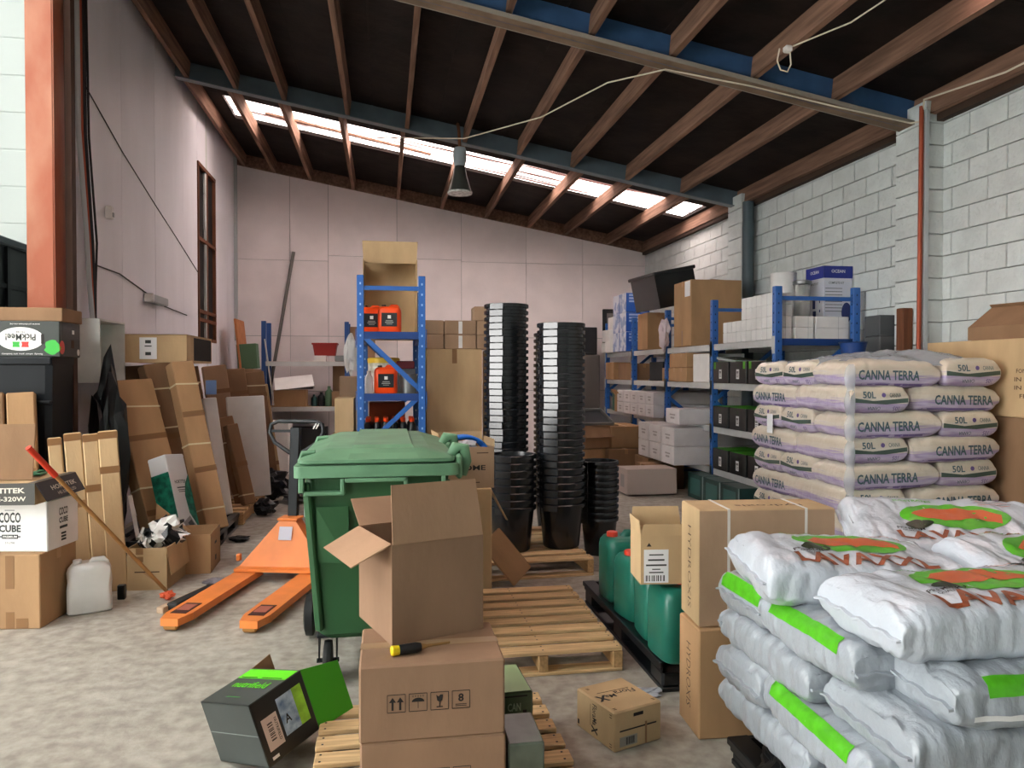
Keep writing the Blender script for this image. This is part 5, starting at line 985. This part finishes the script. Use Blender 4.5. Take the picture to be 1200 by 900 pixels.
# black and green printed cartons in the nearest bay, three shelves
gk = mat('dark_printed_carton', '16191a', rough=.35, nz=.3, nsc=8)
for si, z in enumerate((Z3, Z2, Z1)):
    for i in range(3):
        D = (.44, .40, .25); y = 7.2 + i * .44
        t = onshelf('black and green carton with white tag, %s on the %s shelf of nearest bay' % (('nearest', 'middle', 'farthest')[i], ('upper', 'middle', 'lower')[si]), 3.92, 4.36, y, y + .40, z, .25, gk, False, group='black and green cartons in the nearest bay')
        patch(t, fmx(D, 'left', 0, -.02), .07, .11, paper, 'label'); barcode(t, fmx(D, 'left', 0, -.0, .002), .05, .03); lines(t, fmx(D, 'left', 0, -.03, .002), 1, [(0, .05, .006), (-.02, .045, .006)], ink); patch(t, fmx(D, 'top', 0, 0), .43, .39, greend, 'green_top'); ddm = fmx(D, 'left', 0, .075, .001); lines(t, ddm, 1, [(0, .03, .03)], mat('faint_logo', '3a4a3a'), 'emblem')
        if si == 0: patch(t, fmx(D, 'left', .15 if i == 1 else -.15, .08), .05, .08, baggr, 'green_print')
tag(B().box((0, 0, 0), (.3, .5, .03), rot=(rad(6), 0, 0)).build('clear_tray', mat('tray_clear', '8d9a98', rough=.2), loc=(4.1, 8.2, Z3 + .275)), 'pale clear plastic lid lying on the black and green cartons', 'lid')
# long white rolls and cartons on the third and lowest shelf
wl_ = mat('white_long_carton', 'c9c6c6', rough=.6, nz=.06, nsc=5, vary=.05)
def longbox(lb, x0, x1, y0, y1, z, h, grp):
    t = onshelf(lb, x0, x1, y0, y1, z, h, wl_, False, name='long_white_carton', group=grp); Dm = (x1 - x0, y1 - y0, h); lines(t, fmx(Dm, 'left', 0, 0, .001), 1, [(.02, (y1 - y0) * .4, .02), (-.02, (y1 - y0) * .3, .025)], mat('faint_grey_ink', '9a9694'), 'print_block')
for k in range(2):
    for i in range(5): longbox('long white carton, %s row, %s from the near end, third shelf' % (('lower', 'upper')[k], ordw(i + 1)), 3.78, 4.8, 10.15 + i * .34, 10.47 + i * .34, Z2 + k * .185, .18, 'long white cartons on the third right shelf')
longbox('single long white carton sticking out beside the first inner upright', 3.62, 4.8, 8.8, 9.25, Z2, .19, 'single long white carton')
for k in range(2):
    for i in range(3): longbox('big long white carton, %s row, %s, lowest shelf' % (('lower', 'upper')[k], ('nearest', 'middle', 'farthest')[i]), 3.55, 4.8, 8.8 + i * .45, 9.22 + i * .45, Z1 + k * .235, .23, 'big white cartons on the lowest right shelf')
tag(B().box((0, 0, .18), (.3, .26, .36), bev=.01).build('green_tub', mat('dark_green_tub', '1d4a3a', rough=.5), loc=(4.0, 12.2, Z2 + .001)), 'dark green tub on the third shelf near the far end', 'tub')
open_carton('small open brown carton on the third shelf beside the dark green tub', (.3, .3, .28), (3.95, 11.9 - .02, Z2 + .001), 0, kraft, {'left': (40, .12)})
# brown cartons at the foot of the racks
for i, (x, y, z, w, d, h, m) in enumerate(((3.55, 11.0, .42, .5, .8, .32, kraft), (3.5, 10.95, 0, .55, .9, .41, kraft_d), (3.72, 10.0, 0, .34, .55, .36, kraft_d), (3.3, 11.7, 0, .3, .5, .3, kraft), (3.3, 11.75, .305, .3, .5, .08, kraft_d))):
    onshelf(('brown carton on the floor stack in front of the racks, upper', 'brown carton on the floor stack in front of the racks, lower', 'brown carton on the floor beside the long pale carton', 'small brown carton on the floor beyond the pale carton', 'flat brown carton on the small brown carton')[i], x - w / 2, x + w / 2, y - d / 2, y + d / 2, z, h, m)
onshelf('brown wrapped carton on the floor stack, beside the long pale one', 3.36, 3.9, 9.3, 9.68, 0, .33, kraft_d)
t = onshelf('long pale wrapped carton lying on the floor in front of the racks', 2.95, 3.6, 8.82, 9.2, 0.02, .32, mat('pale_pink_card', 'b8a9a0', rough=.6), False); patch(t, fmx((.65, .38, .32), 'left', 0, 0), .15, .16, mat('faint_grey_ink', '9a9694'), 'print_block')
tl = mat('dark_teal_card', '24423f', rough=.35, nz=.25, nsc=10)
for i in range(3):
    t = onshelf('dark teal wrapped box on the floor under the nearest bay, %s' % ('nearest', 'middle', 'farthest')[i], 3.72, 4.3, 7.4 + i * .46, 7.84 + i * .46, 0, .3, tl, False, group='teal boxes under the nearest bay'); patch(t, fmx((.58, .44, .3), 'left', 0, 0), .3, .2, mat('teal_window', '3b6a66', rough=.3), 'print_block'); B().box((-.292, -.222, .15), (.012, .012, .3)).build('pale_edge', mat('edge_grey', '8fa09e'), t)
# open cartons and black tray, left of the racks
open_carton('open brown carton on the floor heap left of the racks', (.6, .5, .34), (3.1, 10.9, .42), 12, kraft_d, {'front': (150, .2), 'left': (120, .2)}); carton('brown carton under the open one in the floor heap left of the racks', (.65, .55, .41), (3.12, 10.92, 0), 10, kraft)
t = thing('black_tray', 'black plastic tray with a pale rim lying tilted on the open cartons', 'tray', rot=(rad(22), 0, rad(8)), loc=(3.02, 10.9, .82)); B().box((0, 0, .02), (.6, .5, .04), bev=.01).build('tray_base', blackpl, t); B().box((0, -.25, .05), (.62, .02, .06)).box((0, .25, .05), (.62, .02, .06)).box((-.31, 0, .05), (.02, .5, .06)).box((.31, 0, .05), (.02, .5, .06)).build('rim', mat('pale_rim', '70716f'), t)
# ------------------------------------------------------------------ right edge: stacked big cartons
D = (.48, 1.35, .57); onshelf('dark brown carton pile under the big brown carton at the right edge', 4.49, 4.95, 4.2, 5.5, 0, 1.22, kraft_d)
t = onshelf('big brown carton with printed address lines at the right edge behind the lilac bags', 4.47, 4.95, 4.2, 5.55, 1.222, .57, kraft_l)
for i, tx in enumerate(('FONO', 'IN D1', 'IN 10', 'FP')): text(t, fmx(D, 'left', .28, .05 - i * .06, .001), tx, .03 * len(tx), .03, inkb, .01)
t = open_carton('small carton with peaked open flaps on top of the big brown carton at the right', (.42, .5, .1), (4.72, 4.9, 1.796), 8, kraft_d, {'left': (-55, .28), 'right': (-50, .28), 'front': (60, .15)})
crumple('grey_cable', 'dark grey bundle behind the peaked carton at the right edge', 'bundle', (4.84, 4.45, 1.794), .09, .12, .12, [mat('grey_bundle', '5a5d60', rough=.5)], 61)
# ------------------------------------------------------------------ centre back: blue rack
rack('blue boltless rack standing end on behind the green bin', (-.235, 0, 0), .58, [7.2, 8.7], (.42, .93, 1.34, 1.93), 2.47, rackblue, up=(.065, .055), endb=(1.94, 1.35), diag=((1.36, 1.92), (.80, 1.34)), hole=mat('slot_pale', '9fc0e6'))
for i, (x, y, z, rz, lb) in enumerate(((-.14, 7.48, 1.932, 4, 'left orange jerrican on the top shelf of the blue rack'), (.04, 7.36, 1.932, -3, 'right orange jerrican with black label on the top shelf of the blue rack'), (.0, 7.36, 1.342, 2, 'orange jerrican with black label on the second shelf of the blue rack'))):
    jerry('orange_jerrican', lb, 'jerrican', .225, .17, .265, (x, y, z), rz, orangepl, blackpl, 'orange jerricans on the blue rack', lab=mat('black_label', '1d2024', rough=.4), capx=-.25)
B2 = (.56, .45, .86); t = thing('tall_carton', 'tall open fronted pale carton standing on the blue rack, rising above it', 'box', (.05, 8.1, 1.93)); b = B(); b.box((0, .22, .43), (.56, .008, .86)); b.box((-.277, 0, .4), (.008, .45, .8)); b.box((.277, 0, .4), (.008, .45, .8)); b.build('box_body', kraft_l, t); B().prism([(-.29, -.1, 1.0), (.29, -.1, 1.0), (.28, -.06, .78), (-.28, -.06, .78)], (0, .006, 0)).build('flap', kraft_l, t); B().prism([(-.28, .22, .86), (.28, .22, .86), (.29, -.1, 1.0), (-.29, -.1, 1.0)], (0, 0, .006)).build('flap', kraft_l, t)
t = thing('paint_bucket', 'white and yellow bucket on the second shelf of the blue rack', 'bucket', (-.02, 7.75, 1.342)); B().lathe([(0, 0), (.14, 0), (.16, .34), (0, .34)], 24).build('bucket_body', mat('bucket_white', 'd8d6cc', rough=.4, nz=.5, nsc=12, col2='b9b39c', lo=.5, hi=.6), t, smooth=40); B().lathe([(.162, .3), (.165, .345), (.15, .355), (0, .355)], 24).build('yellow_lid', mat('yellow_lid', 'd9b53a', rough=.4), t, smooth=40)
tag(B().lathe([(0, 0), (.04, 0), (.04, .15), (.02, .19), (.02, .22), (0, .22)], 14).build('white_bottle', jugw, smooth=40, loc=(-.16, 7.32, 1.342)), 'white bottle at the left front of the second blue rack shelf', 'bottle')
t = thing('grey_pail', 'grey metal pail at the right of the second blue rack shelf', 'pail', (.22, 7.42, 1.342)); B().lathe([(0, 0), (.075, 0), (.09, .19), (.085, .19), (.07, .01)], 20).build('pail_body', greyst, t, smooth=40); B().tube([(.09 * cos(a / 10 * pi), -.03, .19 - .04 * sin(a / 10 * pi)) for a in range(11)], .004, 6).build('pail_handle', whitec, t)
tag(B().box((0, 0, .04), (.22, .2, .08), bev=.008).build('maroon_box', mat('maroon_card', '6f2a33'), loc=(.18, 7.75, 1.55 + .0)), 'maroon box on the grey crate behind the pail', 'box').location.z = 1.583
tag(B().box((0, 0, .12), (.24, .22, .24), bev=.008).build('grey_crate', mat('crate_grey', '6c7076'), loc=(.18, 7.75, 1.342)), 'grey crate behind the pail on the blue rack', 'crate')
# small bottles with orange caps on the third shelf
bp = thing('chemical_bottle', 'x', 'bottle'); B().lathe([(0, 0), (.036, 0), (.038, .01), (.038, .11), (.018, .135), (.018, .14)], 14).build('bottle_body', blackpl, bp, smooth=40); B().lathe([(.022, .135), (.024, .14), (.024, .168), (.02, .172), (0, .172)], 14).build('bottle_cap', orangepl, bp, smooth=40)
n = 0
for r_ in range(4):
    for i in range(6):
        lb = 'small dark bottle with orange cap, row %s, place %s from the left' % (('one', 'two', 'three', 'four')[r_], ('one', 'two', 'three', 'four', 'five', 'six')[i])
        o = bp if n == 0 else dup(bp, (0, 0, 0), 0, lb, 'orange capped bottles on the blue rack'); o['label'] = lb; o['group'] = 'orange capped bottles on the blue rack'; o.location = (-.17 + i * .084, 7.3 + r_ * .1, .932); n += 1
onshelf('orange box behind the capped bottles on the blue rack', -.17, .2, 7.85, 8.2, .931, .3, mat('orange_card', 'b9572c', rough=.6), False)
# cartons right of the blue rack
t = onshelf('big flat brown carton standing upright right of the blue rack', .42, 1.0, 7.75, 8.1, 0, 1.79, kraft_l, False); patch(t, fmx((.58, .35, 1.79), 'front', -.0, .82), .05, .15, tape_d, 'tape'); patch(t, fmx((.58, .35, 1.79), 'front', .1, -.1), .05, .1, tape_d, 'tape')
onshelf('narrow pale carton standing beside the big flat one by the tall pots', 1.05, 1.2, 7.7, 8.1, 0, 1.78, kraft_l, False); onshelf('pale carton side showing left of the blue rack behind the bin', -.48, -.3, 7.25, 7.7, 0, 1.3, kraft_l, False)
for i, (x, k, w) in enumerate(((.4, 0, .2), (.4, 1, .2), (.61, 0, .33), (.61, 1, .33), (.95, 0, .2), (.95, 1, .2), (.92, 2, .24))):
    t = onshelf('small grey brown carton on the tall flat carton, %s' % ('left lower', 'left upper', 'middle lower, torn label', 'middle upper, torn label', 'right lower', 'right upper', 'single one on top')[i], x, x + w, 7.78, 8.06, 1.792 + k * .15, .148, kraft_g, False, group='small cartons on the tall flat carton')
    if i in (2, 3): patch(t, fmx((w, .28, .148), 'front', .0, 0), .04, .13, whitec, 'torn_label')
# ------------------------------------------------------------------ back left shelf
rk = thing('shelving_rack', 'grey shelved blue rack along the back wall at the left', 'rack', (-2.0, 12.9, 0))
for x in (0, 1.35):
    for y in (0, .55): u = B().box((x, y, 1.2), (.07, .08, 2.4)).build('upright', mat('rack_dull_blue', '2a4f8a', rough=.45), rk)
for z in (.97, 1.73): B().box((.675, -.02, z - .04), (1.3, .04, .075)).build('beam', rackgrey, rk); B().box((.675, .57, z - .04), (1.3, .04, .075)).build('beam', rackgrey, rk); B().box((.675, .27, z - .008), (1.28, .56, .016)).build('shelf_board', board, rk)
B().bar((.02, -.04, 2.1), (.16, -.04, 1.0), .03, .02).build('diagonal_brace', rackgrey, rk)
t = thing('red_crate', 'red plastic crate on the upper back left shelf', 'crate', (-1.02, 13.1, 1.731)); B().loft([[(-.17, -.12, .1), (.17, -.12, .1), (.17, .12, .1), (-.17, .12, .1)], [(-.2, -.15, .3), (.2, -.15, .3), (.2, .15, .3), (-.2, .15, .3)]]).build('crate_body', mat('dull_red', '9c2f2c', rough=.5), t); B().box((0, 0, .3), (.43, .33, .03), bev=.005).build('rim', mat('dull_red', '9c2f2c'), t); B().box((-.08, -.02, .05), (.2, .2, .1)).build('feet_block', whitec, t)
tag(B().box((0, 0, .05), (.18, .16, .1), bev=.01).build('grey_tin', greyst, loc=(-.76, 13.0, 1.731)), 'grey tin right of the red crate on the back left shelf', 'tin')
for i in range(2): onshelf('brown carton on the right end of the back left shelf, %s' % ('lower', 'upper')[i], -.66 + i * .06, -.38, 12.95, 13.2, 1.731 + i * .3, .29, kraft_d, False)
tag(B().box((0, 0, .45), (.06, .2, .9)).build('cardboard_post', kraft_d, loc=(-.33, 13.1, 2.33)), 'brown cardboard edge standing above the cartons beside the blue rack', 'cardboard'); tag(B().box((0, 0, .3), (.3, .24, .6), bev=.01).build('brown_carton', kraft_d, loc=(-.33, 13.1, 1.731)), 'brown carton under the cardboard edge beside the blue rack', 'carton')
crumple('white_bag', 'crumpled white plastic bag hanging left of the blue rack', 'bag', (-.42, 9.2, 1.5), .1, .08, .32, [whitec], 71, .3); tag(B().box((0, 0, .75), (.25, .3, 1.5), bev=.01).build('brown_carton', kraft_g, loc=(-.42, 9.2, 0)), 'tall brown carton under the white bag left of the blue rack', 'carton')
onshelf('brown carton at the left of the lower back shelf', -1.84, -1.32, 12.85, 13.2, .971, .28, kraft, False)
t = thing('white_panel', 'white cardboard panel lying tilted over black tubs on the lower back shelf', 'panel', rot=(rad(28), rad(-6), rad(8)), loc=(-1.5, 12.75, 1.38)); B().box((0, 0, 0), (.62, .4, .012)).build('panel_sheet', whitec, t)
tag(B().box((0, 0, .06), (.6, .3, .1), bev=.01).build('black_tub', blackpl, loc=(-1.5, 13.0, 1.255)), 'black tub under the white panel on the lower back shelf', 'tub')
for i, (x, h, m, r_) in enumerate(((-1.2, .2, 'dark_teal_card', .05), (-1.08, .24, 'black_plastic', .06), (-.95, .34, 'dull_green', .07), (-.70, .26, 'white_hdpe', .045))):
    tag(B().lathe([(0, 0), (r_, 0), (r_, h * .7), (r_ * .4, h * .85), (r_ * .4, h), (0, h)], 14).build('shelf_bottle', MC[m], smooth=40, loc=(x, 12.98, .971)), ('teal bottle on the lower back shelf', 'black bottle on the lower back shelf', 'dull green bottle, tallest on the lower back shelf', 'white bottle at the right end of the lower back shelf')[i], 'bottle')
onshelf('small brown carton between the bottles on the lower back shelf', -.9, -.76, 12.85, 13.1, .971, .25, kraft_d, False); onshelf('stack of dark brown cartons at the right of the lower back shelf', -.9, -.68, 13.12, 13.4, .971, .7, kraft_d, False)
onshelf('large dull green black crate on the floor under the back left shelf', -1.8, -1.0, 12.95, 13.4, 0, .6, mat('matt_black_box', '1d2022'), False); onshelf('pale carton on the floor behind the pump truck handle', -1.9, -1.45, 11.6, 12.1, 0, .8, whitec, False); onshelf('dark carton on the floor under the back left shelf at the right', -.9, -.5, 12.95, 13.4, 0, .5, kraft_d, False)
